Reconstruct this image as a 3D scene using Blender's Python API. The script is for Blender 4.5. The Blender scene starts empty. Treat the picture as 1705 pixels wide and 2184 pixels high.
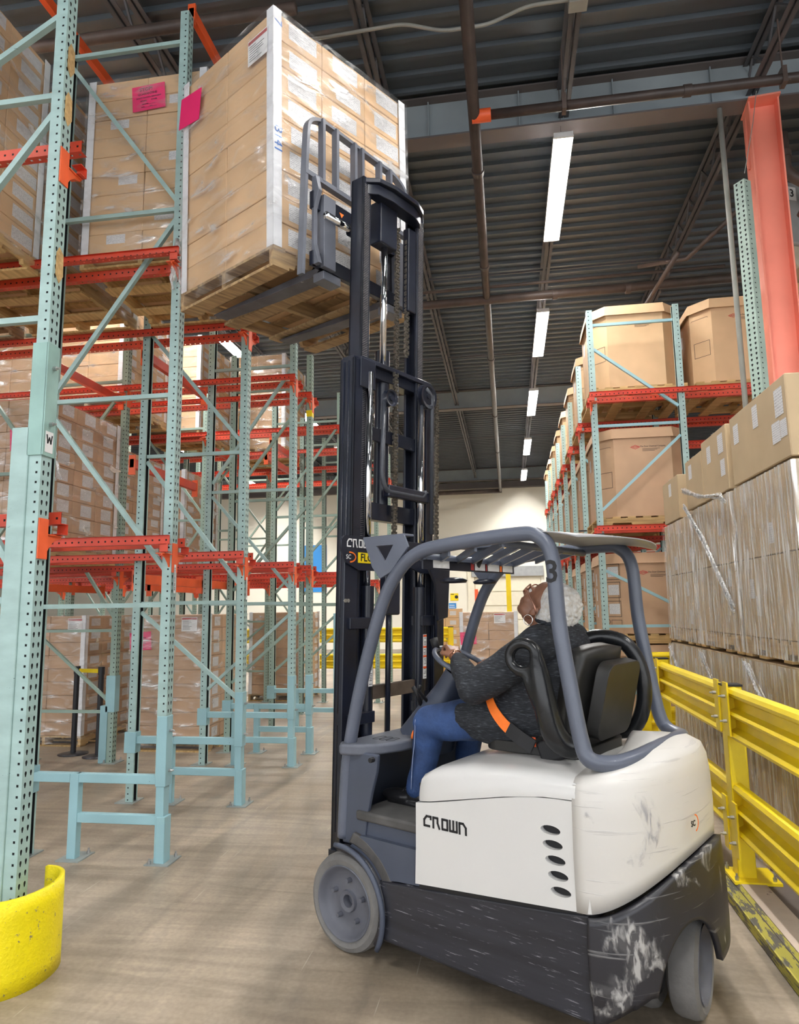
import bpy, bmesh, math, random
from mathutils import Vector, Matrix, Euler
from mathutils.geometry import tessellate_polygon
from mathutils import noise as mnoise
R = math.radians
PI = math.pi
random.seed(7)
scene = bpy.context.scene
COL = scene.collection

# ------------------------------------------------------------------ camera
CF = 1470.0
CAMH = 1.65
yaw, pit, rol = -.1535, .1395, -.0142
fw = Vector((math.sin(yaw)*math.cos(pit), math.cos(yaw)*math.cos(pit), math.sin(pit)))
rt = Vector((math.cos(yaw), -math.sin(yaw), 0))
upv = rt.cross(fw)
r2 = math.cos(rol)*rt + math.sin(rol)*upv
u2 = -math.sin(rol)*rt + math.cos(rol)*upv
cd = bpy.data.cameras.new('camera')
cam = bpy.data.objects.new('camera', cd)
COL.objects.link(cam)
cd.sensor_fit = 'HORIZONTAL'
cd.sensor_width = 36.0
cd.lens = CF*36.0/1705.0
cd.clip_start = .05
cd.clip_end = 200
m = Matrix((( r2.x, u2.x, -fw.x, 0), (r2.y, u2.y, -fw.y, 0), (r2.z, u2.z, -fw.z, CAMH), (0, 0, 0, 1)))
cam.matrix_world = m
scene.camera = cam

# ------------------------------------------------------------------ world + exposure
w = bpy.data.worlds.new('world'); scene.world = w; w.use_nodes = True
bg = w.node_tree.nodes['Background']
bg.inputs[0].default_value = (.93, .96, 1.0, 1)
bg.inputs[1].default_value = 1.55  # uniform fill light, added; it enters where the building is left open
scene.view_settings.view_transform = 'Standard'
scene.view_settings.look = 'None'
scene.view_settings.gamma = 1
scene.view_settings.use_curve_mapping = False
scene.view_settings.exposure = 0.66
LIGHT_W = 270.0

# ------------------------------------------------------------------ materials
MATS = {}
def newmat(name):
    mt = bpy.data.materials.new(name); mt.use_nodes = True
    nt = mt.node_tree
    return mt, nt, nt.nodes['Principled BSDF']
def N(nt, t, **kw):
    n = nt.nodes.new(t)
    for k, v in kw.items():
        if k.startswith('i_'): n.inputs[k[2:].replace('_', ' ')].default_value = v
        else: setattr(n, k, v)
    return n
def ramp(nt, stops):
    n = nt.nodes.new('ShaderNodeValToRGB'); cr = n.color_ramp
    while len(cr.elements) < len(stops): cr.elements.new(.5)
    for e, (p, c) in zip(cr.elements, stops):
        e.position = p; e.color = (c[0], c[1], c[2], 1) if not isinstance(c, (int, float)) else (c, c, c, 1)
    return n
def paint(name, col, rough=.45, metal=0., var=.12, scale=6., chips=None, chipcol=(.5, .5, .5), bump=0., stretch=(1, 1, 1), objrand=0.):
    """painted / plain surface with slight blotches and optional chips of another colour"""
    if name in MATS: return MATS[name]
    mt, nt, b = newmat(name)
    tc = N(nt, 'ShaderNodeTexCoord'); mp = N(nt, 'ShaderNodeMapping'); mp.inputs['Scale'].default_value = stretch
    nt.links.new(tc.outputs['Object'], mp.inputs[0])
    nz = N(nt, 'ShaderNodeTexNoise'); nz.inputs['Scale'].default_value = scale; nz.inputs['Detail'].default_value = 5
    nt.links.new(mp.outputs[0], nz.inputs['Vector'])
    lo = tuple(max(0, c*(1-var)) for c in col); hi = tuple(min(1, c*(1+var)) for c in col)
    rp = ramp(nt, [(.3, lo), (.7, hi)]); nt.links.new(nz.outputs[0], rp.inputs[0])
    out = rp.outputs[0]
    if objrand:
        oi = N(nt, 'ShaderNodeObjectInfo'); mr = N(nt, 'ShaderNodeMapRange'); mr.inputs[3].default_value = 1-objrand; mr.inputs[4].default_value = 1+objrand*.4
        nt.links.new(oi.outputs['Random'], mr.inputs[0])
        hv = N(nt, 'ShaderNodeHueSaturation'); nt.links.new(mr.outputs[0], hv.inputs['Value']); nt.links.new(out, hv.inputs['Color']); out = hv.outputs[0]
    if chips is not None:
        n2 = N(nt, 'ShaderNodeTexNoise'); n2.inputs['Scale'].default_value = scale*4; n2.inputs['Detail'].default_value = 8; n2.inputs['Roughness'].default_value = .7
        nt.links.new(mp.outputs[0], n2.inputs['Vector'])
        r3 = ramp(nt, [(chips, 0), (chips+.03, 1)]); nt.links.new(n2.outputs[0], r3.inputs[0])
        mx = N(nt, 'ShaderNodeMixRGB'); nt.links.new(r3.outputs[0], mx.inputs[0]); nt.links.new(out, mx.inputs[1]); mx.inputs[2].default_value = (*chipcol, 1)
        out = mx.outputs[0]
    nt.links.new(out, b.inputs['Base Color'])
    b.inputs['Roughness'].default_value = rough; b.inputs['Metallic'].default_value = metal
    if bump:
        bp = N(nt, 'ShaderNodeBump'); bp.inputs['Strength'].default_value = bump; bp.inputs['Distance'].default_value = .01
        n4 = N(nt, 'ShaderNodeTexNoise'); n4.inputs['Scale'].default_value = scale*8; nt.links.new(mp.outputs[0], n4.inputs['Vector'])
        nt.links.new(n4.outputs[0], bp.inputs['Height']); nt.links.new(bp.outputs[0], b.inputs['Normal'])
    MATS[name] = mt
    return mt
def emit(name, col, s):
    mt, nt, b = newmat(name)
    b.inputs['Base Color'].default_value = (*col, 1); b.inputs['Emission Color'].default_value = (*col, 1); b.inputs['Emission Strength'].default_value = s
    return mt

M_TEAL = paint('teal_rack_paint', (.35, .50, .48), .5, var=.1, scale=3, chips=.66, chipcol=(.12, .17, .17), stretch=(2, 2, 5))
M_TEALD = paint('green_rack_paint', (.29, .40, .34), .5, var=.1, scale=3, chips=.7, chipcol=(.1, .12, .1))
M_TEALB = paint('blue_teal_paint', (.30, .51, .56), .5, var=.08, scale=3, chips=.68, chipcol=(.12, .2, .22))
M_RED = paint('orange_red_rack_paint', (.62, .06, .025), .45, var=.15, scale=5, chips=.68, chipcol=(.25, .05, .03))
M_REDB = paint('bright_orange_paint', (.85, .12, .03), .45, var=.1, scale=5, chips=.7, chipcol=(.3, .05, .03))
M_YEL = paint('safety_yellow_paint', (.88, .66, .005), .38, var=.07, scale=4, chips=.69, chipcol=(.25, .2, .05))
M_YELW = paint('worn_yellow_plastic', (.92, .76, .0), .5, var=.06, scale=9, chips=.615, chipcol=(.30, .25, .12), bump=.4)
M_SALM = paint('salmon_red_column_paint', (.86, .27, .19), .5, var=.07, scale=2)
M_ZINC = paint('zinc_bolt', (.5, .5, .5), .35, metal=.9)
M_PLATE = paint('steel_base_plate', (.30, .34, .33), .5, metal=.3)
M_BLK = paint('black_mast_paint', (.011, .014, .026), .3, var=.3, scale=5, chips=.72, chipcol=(.12, .11, .1))
M_DGREY = paint('dark_chassis_paint', (.024, .025, .033), .40, var=.25, scale=3, chips=.605, chipcol=(.22, .22, .24), stretch=(.6, 1, 9))
M_SKIRT = None
M_GUARD = paint('blue_grey_guard_paint', (.105, .12, .16), .33, var=.1, scale=4, chips=.74, chipcol=(.5, .5, .5))
M_COWL = paint('blue_grey_body_plastic', (.06, .072, .105), .5, var=.12, scale=3)
M_TRAY = paint('grey_dash_plastic', (.11, .12, .15), .5, var=.08, scale=20)
M_WHITE = paint('white_forklift_paint', (.66, .655, .64), .22, var=.02, scale=2)
M_CWT = paint('scuffed_white_counterweight', (.76, .74, .70), .28, var=.06, scale=1.5, chips=.66, chipcol=(.35, .35, .38), stretch=(1, 1, 3))
M_MAT = paint('worn_floor_mat', (.075, .072, .07), .8, var=.35, scale=6)
M_RUB = paint('grey_tyre_rubber', (.17, .165, .16), .75, var=.2, scale=7, bump=.2)
M_RIM = paint('grey_wheel_rim', (.11, .115, .14), .5, var=.15, scale=5)
M_PLAST = paint('black_seat_plastic', (.012, .013, .015), .27, var=.2, scale=6)
M_VINYL = paint('dark_seat_vinyl', (.017, .0165, .0155), .45, var=.2, scale=8)
M_CHROME = paint('chrome_rod', (.85, .87, .9), .08, metal=1, var=.02)
M_CHAIN = paint('oily_chain_steel', (.22, .20, .17), .3, metal=.8, var=.4, scale=60)
M_STEEL = paint('worn_fork_steel', (.10, .10, .115), .42, metal=.4, var=.3, scale=6, chips=.66, chipcol=(.35, .35, .36))
M_BREST = paint('grey_backrest_paint', (.13, .14, .17), .38, var=.15, scale=6, chips=.7, chipcol=(.4, .4, .42))
M_PAPER = paint('white_paper', (.82, .82, .82), .6, var=.02)
M_BOARD = paint('white_corner_board', (.80, .81, .84), .5, var=.03, scale=3)
M_BLACK = paint('black_print', (.01, .01, .012), .6, var=0)
M_BLUEI = paint('blue_marker_ink', (.02, .16, .55), .6, var=0)
M_REDI = paint('red_print', (.45, .05, .05), .6, var=0)
M_DARKRED = paint('dark_red_print', (.15, .01, .04), .6, var=0)
M_PINK = paint('pink_notice_paper', (.85, .02, .16), .5, var=.03)
M_ORNG = paint('orange_webbing', (.95, .20, .02), .6, var=.06, scale=20)
M_WALL = paint('cream_block_wall_paint', (.88, .84, .72), .6, var=.03, scale=.6)
M_CREAM = paint('cream_door_panel', (.82, .76, .60), .5, var=.03)
M_GREY = paint('grey_steel', (.35, .36, .36), .45, metal=.2, var=.1)
M_PIPE = paint('dark_sprinkler_pipe', (.045, .032, .028), .45, var=.35, scale=4, chips=.67, chipcol=(.2, .12, .08))
M_PIPEB = paint('brown_sprinkler_pipe', (.085, .06, .05), .5, var=.3, scale=4)
M_COND = paint('grey_conduit', (.30, .30, .27), .5, var=.1)
M_JOIST = paint('grey_joist_paint', (.080, .080, .088), .6, var=.15, scale=2)
M_BEAM = paint('pale_grey_beam_paint', (.25, .29, .31), .55, var=.2, scale=1.2)
M_BEAMF = paint('brown_grey_flange_paint', (.115, .10, .098), .6, var=.12, scale=1.5)
M_DECK = paint('dark_roof_deck_paint', (.060, .075, .090), .42, var=.12, scale=.8)
M_BLUE = paint('blue_sign', (.02, .25, .65), .5, var=0)
M_STANCH = paint('black_stanchion', (.015, .015, .02), .4, var=.1)
M_LENS = emit('lamp_tube_glow', (1, .98, .95), 22.)
M_HOUSE = paint('white_lamp_housing', (.8, .8, .8), .4, var=0)

def cardboard(name, col, var=.06):
    mt, nt, b = newmat(name)
    tc = N(nt, 'ShaderNodeTexCoord'); oi = N(nt, 'ShaderNodeObjectInfo')
    nz = N(nt, 'ShaderNodeTexNoise'); nz.inputs['Scale'].default_value = 4; nt.links.new(tc.outputs['Object'], nz.inputs['Vector'])
    rp = ramp(nt, [(.3, [c*.93 for c in col]), (.7, [min(1, c*1.05) for c in col])]); nt.links.new(nz.outputs[0], rp.inputs[0])
    mr = N(nt, 'ShaderNodeMapRange'); mr.inputs[3].default_value = 1-var; mr.inputs[4].default_value = 1+var
    nt.links.new(oi.outputs['Random'], mr.inputs[0])
    hv = N(nt, 'ShaderNodeHueSaturation'); nt.links.new(mr.outputs[0], hv.inputs['Value']); nt.links.new(rp.outputs[0], hv.inputs['Color'])
    nt.links.new(hv.outputs[0], b.inputs['Base Color']); b.inputs['Roughness'].default_value = .7
    return mt
M_CARD = cardboard('tan_cardboard', (.66, .44, .25))
M_CARDG = cardboard('brown_cardboard', (.54, .35, .215))
M_CARDO = cardboard('olive_tan_cardboard', (.52, .39, .235))

def wood(name, col, col2):
    mt, nt, b = newmat(name)
    tc = N(nt, 'ShaderNodeTexCoord'); oi = N(nt, 'ShaderNodeObjectInfo')
    mp = N(nt, 'ShaderNodeMapping'); mp.inputs['Scale'].default_value = (1.2, 12, 12)
    ad = N(nt, 'ShaderNodeVectorMath'); ad.operation = 'ADD'
    nt.links.new(tc.outputs['Object'], ad.inputs[0]); nt.links.new(oi.outputs['Random'], ad.inputs[1]); nt.links.new(ad.outputs[0], mp.inputs[0])
    nz = N(nt, 'ShaderNodeTexNoise'); nz.inputs['Scale'].default_value = 3; nz.inputs['Detail'].default_value = 6; nt.links.new(mp.outputs[0], nz.inputs['Vector'])
    rp = ramp(nt, [(.3, col2), (.65, col)]); nt.links.new(nz.outputs[0], rp.inputs[0])
    mr = N(nt, 'ShaderNodeMapRange'); mr.inputs[3].default_value = .75; mr.inputs[4].default_value = 1.15
    nt.links.new(oi.outputs['Random'], mr.inputs[0])
    hv = N(nt, 'ShaderNodeHueSaturation'); nt.links.new(mr.outputs[0], hv.inputs['Value']); nt.links.new(rp.outputs[0], hv.inputs['Color'])
    nt.links.new(hv.outputs[0], b.inputs['Base Color']); b.inputs['Roughness'].default_value = .75
    return mt
M_WOOD = wood('pale_pine', (.66, .45, .20), (.42, .26, .10))
M_WOODSH = wood('shaded_pallet_wood', (.50, .34, .17), (.24, .15, .08))  # darkened pine: shade under the raised pallet is put into its colour
M_WOODD = wood('weathered_pallet_wood', (.42, .27, .15), (.2, .12, .06))

def scraped(name, col, mark, zone=.52):
    """dark plastic with zones of fine pale vertical scrapes"""
    mt, nt, b = newmat(name)
    tc = N(nt, 'ShaderNodeTexCoord')
    def nz(sc, st, det=6, dist=0):
        mp = N(nt, 'ShaderNodeMapping'); mp.inputs['Scale'].default_value = st; nt.links.new(tc.outputs['Object'], mp.inputs[0])
        n = N(nt, 'ShaderNodeTexNoise'); n.inputs['Scale'].default_value = sc; n.inputs['Detail'].default_value = det; n.inputs['Distortion'].default_value = dist
        nt.links.new(mp.outputs[0], n.inputs['Vector']); return n
    z = nz(4.2, (1, 1, .8), 8, .8); rz = ramp(nt, [(zone, 0), (zone+.05, 1)]); nt.links.new(z.outputs[0], rz.inputs[0])
    f = nz(14, (3, 3, 1.2), 8, .5); rf = ramp(nt, [(.46, .12), (.60, 1)]); nt.links.new(f.outputs[0], rf.inputs[0])
    mu = N(nt, 'ShaderNodeMath'); mu.operation = 'MULTIPLY'; nt.links.new(rz.outputs[0], mu.inputs[0]); nt.links.new(rf.outputs[0], mu.inputs[1])
    st = nz(5, (.7, .7, 14), 4); rs = ramp(nt, [(.62, 0), (.70, .35)]); nt.links.new(st.outputs[0], rs.inputs[0])
    mxx = N(nt, 'ShaderNodeMath'); mxx.operation = 'MAXIMUM'; nt.links.new(mu.outputs[0], mxx.inputs[0]); nt.links.new(rs.outputs[0], mxx.inputs[1])
    mx = N(nt, 'ShaderNodeMixRGB'); nt.links.new(mxx.outputs[0], mx.inputs[0]); mx.inputs[1].default_value = (*col, 1); mx.inputs[2].default_value = (*mark, 1)
    nt.links.new(mx.outputs[0], b.inputs['Base Color']); b.inputs['Roughness'].default_value = .36
    bp = N(nt, 'ShaderNodeBump'); bp.inputs['Strength'].default_value = .3; bp.inputs['Distance'].default_value = .01; nt.links.new(mxx.outputs[0], bp.inputs['Height']); nt.links.new(bp.outputs[0], b.inputs['Normal'])
    return mt
M_SKIRT = scraped('scraped_dark_skirt', (.024, .024, .030), (.40, .39, .38), .555)
M_CWT = scraped('scuffed_white_counterweight', (.63, .61, .575), (.36, .35, .36), .655)
def label_paper():
    """white carton label with rows of tiny grey print"""
    mt, nt, b = newmat('printed_label')
    tc = N(nt, 'ShaderNodeTexCoord'); sx = N(nt, 'ShaderNodeSeparateXYZ'); nt.links.new(tc.outputs['Generated'], sx.inputs[0])
    nz = N(nt, 'ShaderNodeTexNoise'); nz.inputs['Scale'].default_value = 26; mp = N(nt, 'ShaderNodeMapping'); mp.inputs['Scale'].default_value = (1, 1, .55)
    nt.links.new(tc.outputs['Generated'], mp.inputs[0]); nt.links.new(mp.outputs[0], nz.inputs['Vector'])
    # rows
    m1 = N(nt, 'ShaderNodeMath'); m1.operation = 'MULTIPLY'; m1.inputs[1].default_value = 9; nt.links.new(sx.outputs[1], m1.inputs[0])
    m2 = N(nt, 'ShaderNodeMath'); m2.operation = 'FRACT'; nt.links.new(m1.outputs[0], m2.inputs[0])
    m3 = N(nt, 'ShaderNodeMath'); m3.operation = 'GREATER_THAN'; m3.inputs[1].default_value = .5; nt.links.new(m2.outputs[0], m3.inputs[0])
    m4 = N(nt, 'ShaderNodeMath'); m4.operation = 'GREATER_THAN'; m4.inputs[1].default_value = .5; nt.links.new(nz.outputs[0], m4.inputs[0])
    m5 = N(nt, 'ShaderNodeMath'); m5.operation = 'MULTIPLY'; nt.links.new(m3.outputs[0], m5.inputs[0]); nt.links.new(m4.outputs[0], m5.inputs[1])
    m6 = N(nt, 'ShaderNodeMath'); m6.operation = 'MULTIPLY'; m6.inputs[1].default_value = .55; nt.links.new(m5.outputs[0], m6.inputs[0])
    mx = N(nt, 'ShaderNodeMixRGB'); nt.links.new(m6.outputs[0], mx.inputs[0]); mx.inputs[1].default_value = (.72, .72, .73, 1); mx.inputs[2].default_value = (.16, .16, .19, 1)
    nt.links.new(mx.outputs[0], b.inputs['Base Color']); b.inputs['Roughness'].default_value = .5
    return mt
M_LABEL = label_paper()

def film(name, dens=.12, stretch=(14, 14, 2), scale=2.5, tint=(1, 1, 1), lo=.48):
    """clear stretch wrap: mostly see-through sheet with glossy streaks"""
    mt, nt, b = newmat(name)
    nt.nodes.remove(b); out = nt.nodes['Material Output']
    tc = N(nt, 'ShaderNodeTexCoord'); mp = N(nt, 'ShaderNodeMapping'); mp.inputs['Scale'].default_value = stretch; mp.inputs['Rotation'].default_value = (.25, .15, 0)
    nt.links.new(tc.outputs['Object'], mp.inputs[0])
    nz = N(nt, 'ShaderNodeTexNoise'); nz.inputs['Scale'].default_value = scale; nz.inputs['Detail'].default_value = 6; nz.inputs['Distortion'].default_value = .6
    nt.links.new(mp.outputs[0], nz.inputs['Vector'])
    bp = N(nt, 'ShaderNodeBump'); bp.inputs['Strength'].default_value = .9; bp.inputs['Distance'].default_value = .02; nt.links.new(nz.outputs[0], bp.inputs['Height'])
    gl = N(nt, 'ShaderNodeBsdfGlossy'); gl.inputs['Roughness'].default_value = .12; nt.links.new(bp.outputs[0], gl.inputs['Normal'])
    gl.inputs['Color'].default_value = (1, 1, 1, 1)
    df = N(nt, 'ShaderNodeBsdfDiffuse'); df.inputs['Color'].default_value = (.9, .9, .9, 1); nt.links.new(bp.outputs[0], df.inputs['Normal'])
    tr = N(nt, 'ShaderNodeBsdfTransparent'); tr.inputs['Color'].default_value = (*tint, 1)
    rp = ramp(nt, [(lo, dens*.25), (lo+.14, dens*1.1), (lo+.22, min(.9, dens*3.2))]); nt.links.new(nz.outputs[0], rp.inputs[0])
    m1 = N(nt, 'ShaderNodeMixShader'); m1.inputs[0].default_value = .5; nt.links.new(df.outputs[0], m1.inputs[1]); nt.links.new(gl.outputs[0], m1.inputs[2])
    m2 = N(nt, 'ShaderNodeMixShader'); nt.links.new(rp.outputs[0], m2.inputs[0]); nt.links.new(tr.outputs[0], m2.inputs[1]); nt.links.new(m1.outputs[0], m2.inputs[2])
    nt.links.new(m2.outputs[0], out.inputs[0])
    return mt
M_FILM = film('clear_stretch_film', .24, (3, 3, 9), 1.3)
M_FILMV = film('streaky_stretch_film', .55, (16, 16, 1.3), 2.4, lo=.42)
M_FILMR = film('bunched_stretch_film', .75, (8, 8, 3), 4)

def floor_mat():
    mt, nt, b = newmat('worn_concrete_floor')
    tc = N(nt, 'ShaderNodeTexCoord')
    def nz(sc, stretch, rot=0, det=6, dist=0):
        mp = N(nt, 'ShaderNodeMapping'); mp.inputs['Scale'].default_value = stretch; mp.inputs['Rotation'].default_value = (0, 0, rot)
        nt.links.new(tc.outputs['Object'], mp.inputs[0])
        n = N(nt, 'ShaderNodeTexNoise'); n.inputs['Scale'].default_value = sc; n.inputs['Detail'].default_value = det; n.inputs['Distortion'].default_value = dist
        nt.links.new(mp.outputs[0], n.inputs['Vector']); return n
    a = nz(.7, (1, 1, 1), 0, 7)
    r1 = ramp(nt, [(.3, (.215, .165, .115)), (.5, (.32, .26, .195)), (.72, (.42, .345, .265))]); nt.links.new(a.outputs[0], r1.inputs[0])
    s = nz(.9, (3.2, .6, 1), R(-38), 7, 1.6)     # tyre-swept streaks
    r2_ = ramp(nt, [(.30, .66), (.50, .98), (.70, 1.2)]); nt.links.new(s.outputs[0], r2_.inputs[0])
    s2 = nz(1.7, (.5, 4.5, 1), R(8), 8, 1.5)
    r3_ = ramp(nt, [(.33, .80), (.62, 1.08)]); nt.links.new(s2.outputs[0], r3_.inputs[0])
    m1 = N(nt, 'ShaderNodeMixRGB'); m1.blend_type = 'MULTIPLY'; m1.inputs[0].default_value = 1; nt.links.new(r1.outputs[0], m1.inputs[1]); nt.links.new(r2_.outputs[0], m1.inputs[2])
    m2 = N(nt, 'ShaderNodeMixRGB'); m2.blend_type = 'MULTIPLY'; m2.inputs[0].default_value = 1; nt.links.new(m1.outputs[0], m2.inputs[1]); nt.links.new(r3_.outputs[0], m2.inputs[2])
    f = nz(45, (1, 1, 1), 0, 4); r4 = ramp(nt, [(.3, .88), (.7, 1.08)]); nt.links.new(f.outputs[0], r4.inputs[0])
    m3 = N(nt, 'ShaderNodeMixRGB'); m3.blend_type = 'MULTIPLY'; m3.inputs[0].default_value = 1; nt.links.new(m2.outputs[0], m3.inputs[1]); nt.links.new(r4.outputs[0], m3.inputs[2])
    # thin pale scratches
    g = nz(2.2, (22, .6, 1), R(-46), 3); r5 = ramp(nt, [(.70, 0), (.74, .5)]); nt.links.new(g.outputs[0], r5.inputs[0])
    m4 = N(nt, 'ShaderNodeMixRGB'); nt.links.new(r5.outputs[0], m4.inputs[0]); nt.links.new(m3.outputs[0], m4.inputs[1]); m4.inputs[2].default_value = (.58, .52, .44, 1)
    nt.links.new(m4.outputs[0], b.inputs['Base Color'])
    rr = ramp(nt, [(.3, .38), (.7, .62)]); nt.links.new(s.outputs[0], rr.inputs[0]); nt.links.new(rr.outputs[0], b.inputs['Roughness'])
    return mt
M_FLOOR = floor_mat()

# ------------------------------------------------------------------ mesh helpers
class MB:
    def __init__(s): s.v = []; s.f = []
    def add(s, vs, fs):
        o = len(s.v); s.v += [tuple(v) for v in vs]; s.f += [tuple(i+o for i in f) for f in fs]; return s
    def box(s, a, b):
        x0, y0, z0 = a; x1, y1, z1 = b
        return s.add([(x0,y0,z0),(x1,y0,z0),(x1,y1,z0),(x0,y1,z0),(x0,y0,z1),(x1,y0,z1),(x1,y1,z1),(x0,y1,z1)],
              [(0,3,2,1),(4,5,6,7),(0,1,5,4),(1,2,6,5),(2,3,7,6),(3,0,4,7)])
    def beam(s, p, q, w, h, upd=(0, 0, 1)):
        p = Vector(p); q = Vector(q); d = (q-p).normalized(); u_ = Vector(upd)
        if abs(d.dot(u_)) > .98: u_ = Vector((1, 0, 0))
        a = d.cross(u_).normalized(); b = a.cross(d).normalized()
        vs = [p+a*(sx*w/2)+b*(sy*h/2) for sx, sy in ((-1,-1),(1,-1),(1,1),(-1,1))]
        vs += [v+(q-p) for v in vs]
        return s.add(vs, [(0,1,2,3),(7,6,5,4),(0,4,5,1),(1,5,6,2),(2,6,7,3),(3,7,4,0)])
    def cyl(s, p, q, r, n=16, r2=None, caps=True):
        return s.tube([p, q], [r, r if r2 is None else r2], n, caps)
    def tube(s, pts, r, n=12, caps=True, closed=False):
        pts = [Vector(p) for p in pts]; k = len(pts)
        rs = r if isinstance(r, (list, tuple)) else [r]*k
        prev = None; rings = []
        for i, p in enumerate(pts):
            if closed: t = pts[(i+1) % k]-pts[i-1]
            else: t = pts[min(i+1, k-1)]-pts[max(i-1, 0)]
            t.normalize()
            if prev is None:
                ref = Vector((0, 0, 1)) if abs(t.z) < .9 else Vector((1, 0, 0))
                a = t.cross(ref).normalized()
            else:
                a = (prev-t*prev.dot(t)).normalized()
            prev = a; b = t.cross(a)
            rings.append([p+(a*math.cos(2*PI*j/n)+b*math.sin(2*PI*j/n))*rs[i] for j in range(n)])
        vs = [v for rg in rings for v in rg]; fs = []
        for i in range(k if closed else k-1):
            i2 = (i+1) % k
            for j in range(n):
                j2 = (j+1) % n
                fs.append((i*n+j, i*n+j2, i2*n+j2, i2*n+j))
        if caps and not closed:
            fs.append(tuple(range(n))[::-1]); fs.append(tuple((k-1)*n+j for j in range(n)))
        return s.add(vs, fs)
    def lathe(s, prof, n=32, mat=None, closed=False):
        """prof: list of (radius, height) around local z, transformed by mat"""
        vs = []; fs = []; k = len(prof)
        for j in range(n):
            a = 2*PI*j/n
            for r_, h in prof: vs.append(Vector((r_*math.cos(a), r_*math.sin(a), h)))
        for j in range(n):
            j2 = (j+1) % n
            for i in range(k if closed else k-1):
                i2 = (i+1) % k
                fs.append((j*k+i, j2*k+i, j2*k+i2, j*k+i2))
        if mat is not None: vs = [mat @ v for v in vs]
        return s.add(vs, fs)
    def prism(s, outer, holes, mat, t):
        """2D outline (with holes) in local xy, extruded from z=0 to z=t, transformed by mat"""
        loops = [outer]+list(holes); pts = [Vector((x, y, 0)) for lp in loops for x, y in lp]
        tris = tessellate_polygon([[Vector((x, y, 0)) for x, y in lp] for lp in loops])
        n = len(pts); vs = [mat @ p for p in pts]+[mat @ (p+Vector((0, 0, t))) for p in pts]
        fs = []
        for a, b, c in tris:
            nrm = (pts[b]-pts[a]).cross(pts[c]-pts[a]).z
            if nrm < 0: b, c = c, b
            fs.append((a+n, b+n, c+n)); fs.append((c, b, a))
        o = 0
        for lp in loops:
            k = len(lp)
            for i in range(k): j = (i+1) % k; fs.append((o+i, o+j, o+j+n, o+i+n))
            o += k
        return s.add(vs, fs)
    def quad(s, a, b, c, d): return s.add([a, b, c, d], [(0, 1, 2, 3)])
    def grid(s, fn, nu, nv, closeu=False):
        vs = [fn(i/(nu if closeu else nu-1), j/(nv-1)) for i in range(nu) for j in range(nv)]
        fs = []
        for i in range(nu if closeu else nu-1):
            for j in range(nv-1):
                i2 = (i+1) % nu; fs.append((i*nv+j, i2*nv+j, i2*nv+j+1, i*nv+j+1))
        return s.add(vs, fs)
    def xform(s, mat):
        s.v = [tuple(mat @ Vector(v)) for v in s.v]; return s
    def mesh(s, name, mat, smooth=False):
        me = bpy.data.meshes.new(name); me.from_pydata(s.v, [], s.f); me.update()
        bm = bmesh.new(); bm.from_mesh(me); bmesh.ops.recalc_face_normals(bm, faces=bm.faces); bm.to_mesh(me); bm.free()
        if mat: me.materials.append(mat)
        if smooth:
            for p in me.polygons: p.use_smooth = True
        return me
    def build(s, name, mat, parent=None, smooth=False, bevel=0, seg=2, autosmooth=False, subsurf=0):
        me = s.mesh(name, mat, smooth)
        o = link(name, me, parent)
        if subsurf:
            md = o.modifiers.new('sub', 'SUBSURF'); md.levels = subsurf; md.render_levels = subsurf
        if bevel:
            md = o.modifiers.new('bev', 'BEVEL'); md.width = bevel; md.segments = seg; md.limit_method = 'ANGLE'; md.angle_limit = R(35)
            for p in me.polygons: p.use_smooth = True
            md.harden_normals = True
        elif autosmooth:
            for p in me.polygons: p.use_smooth = True
            try: me.set_sharp_from_angle(angle=R(40))
            except Exception: pass
        return o
def link(name, me, parent=None, loc=None, rot=None, mw=None):
    o = bpy.data.objects.new(name, me); COL.objects.link(o)
    if parent is not None: o.parent = parent
    if mw is not None: o.matrix_local = mw
    if loc is not None: o.location = loc
    if rot is not None: o.rotation_euler = rot
    return o
def tag(o, label=None, cat=None, group=None, kind=None):
    if label: o['label'] = label
    if cat: o['category'] = cat
    if group: o['group'] = group
    if kind: o['kind'] = kind
    return o
def thing(name, label, cat, loc=(0, 0, 0), rotz=0, group=None):
    o = bpy.data.objects.new(name, None); COL.objects.link(o); o.location = loc; o.rotation_euler = (0, 0, rotz)
    o.empty_display_size = .1
    return tag(o, label, cat, group)
def T(x, y, z): return Matrix.Translation((x, y, z))
def frame(o, xa, ya):
    """matrix with origin o, local x along xa, local y along ya"""
    xa = Vector(xa).normalized(); ya = Vector(ya); ya = (ya-xa*ya.dot(xa)).normalized(); za = xa.cross(ya)
    return Matrix(((xa.x, ya.x, za.x, o[0]), (xa.y, ya.y, za.y, o[1]), (xa.z, ya.z, za.z, o[2]), (0, 0, 0, 1)))
def rrect(x0, y0, x1, y1, r, n=4):
    pts = []
    for cx, cy, a0 in ((x1-r, y0+r, -90), (x1-r, y1-r, 0), (x0+r, y1-r, 90), (x0+r, y0+r, 180)):
        for i in range(n+1):
            a = R(a0+90*i/n); pts.append((cx+r*math.cos(a), cy+r*math.sin(a)))
    return pts
def ell(cx, cy, rx, ry, n=16): return [(cx+rx*math.cos(2*PI*i/n), cy+ry*math.sin(2*PI*i/n)) for i in range(n)]
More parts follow.
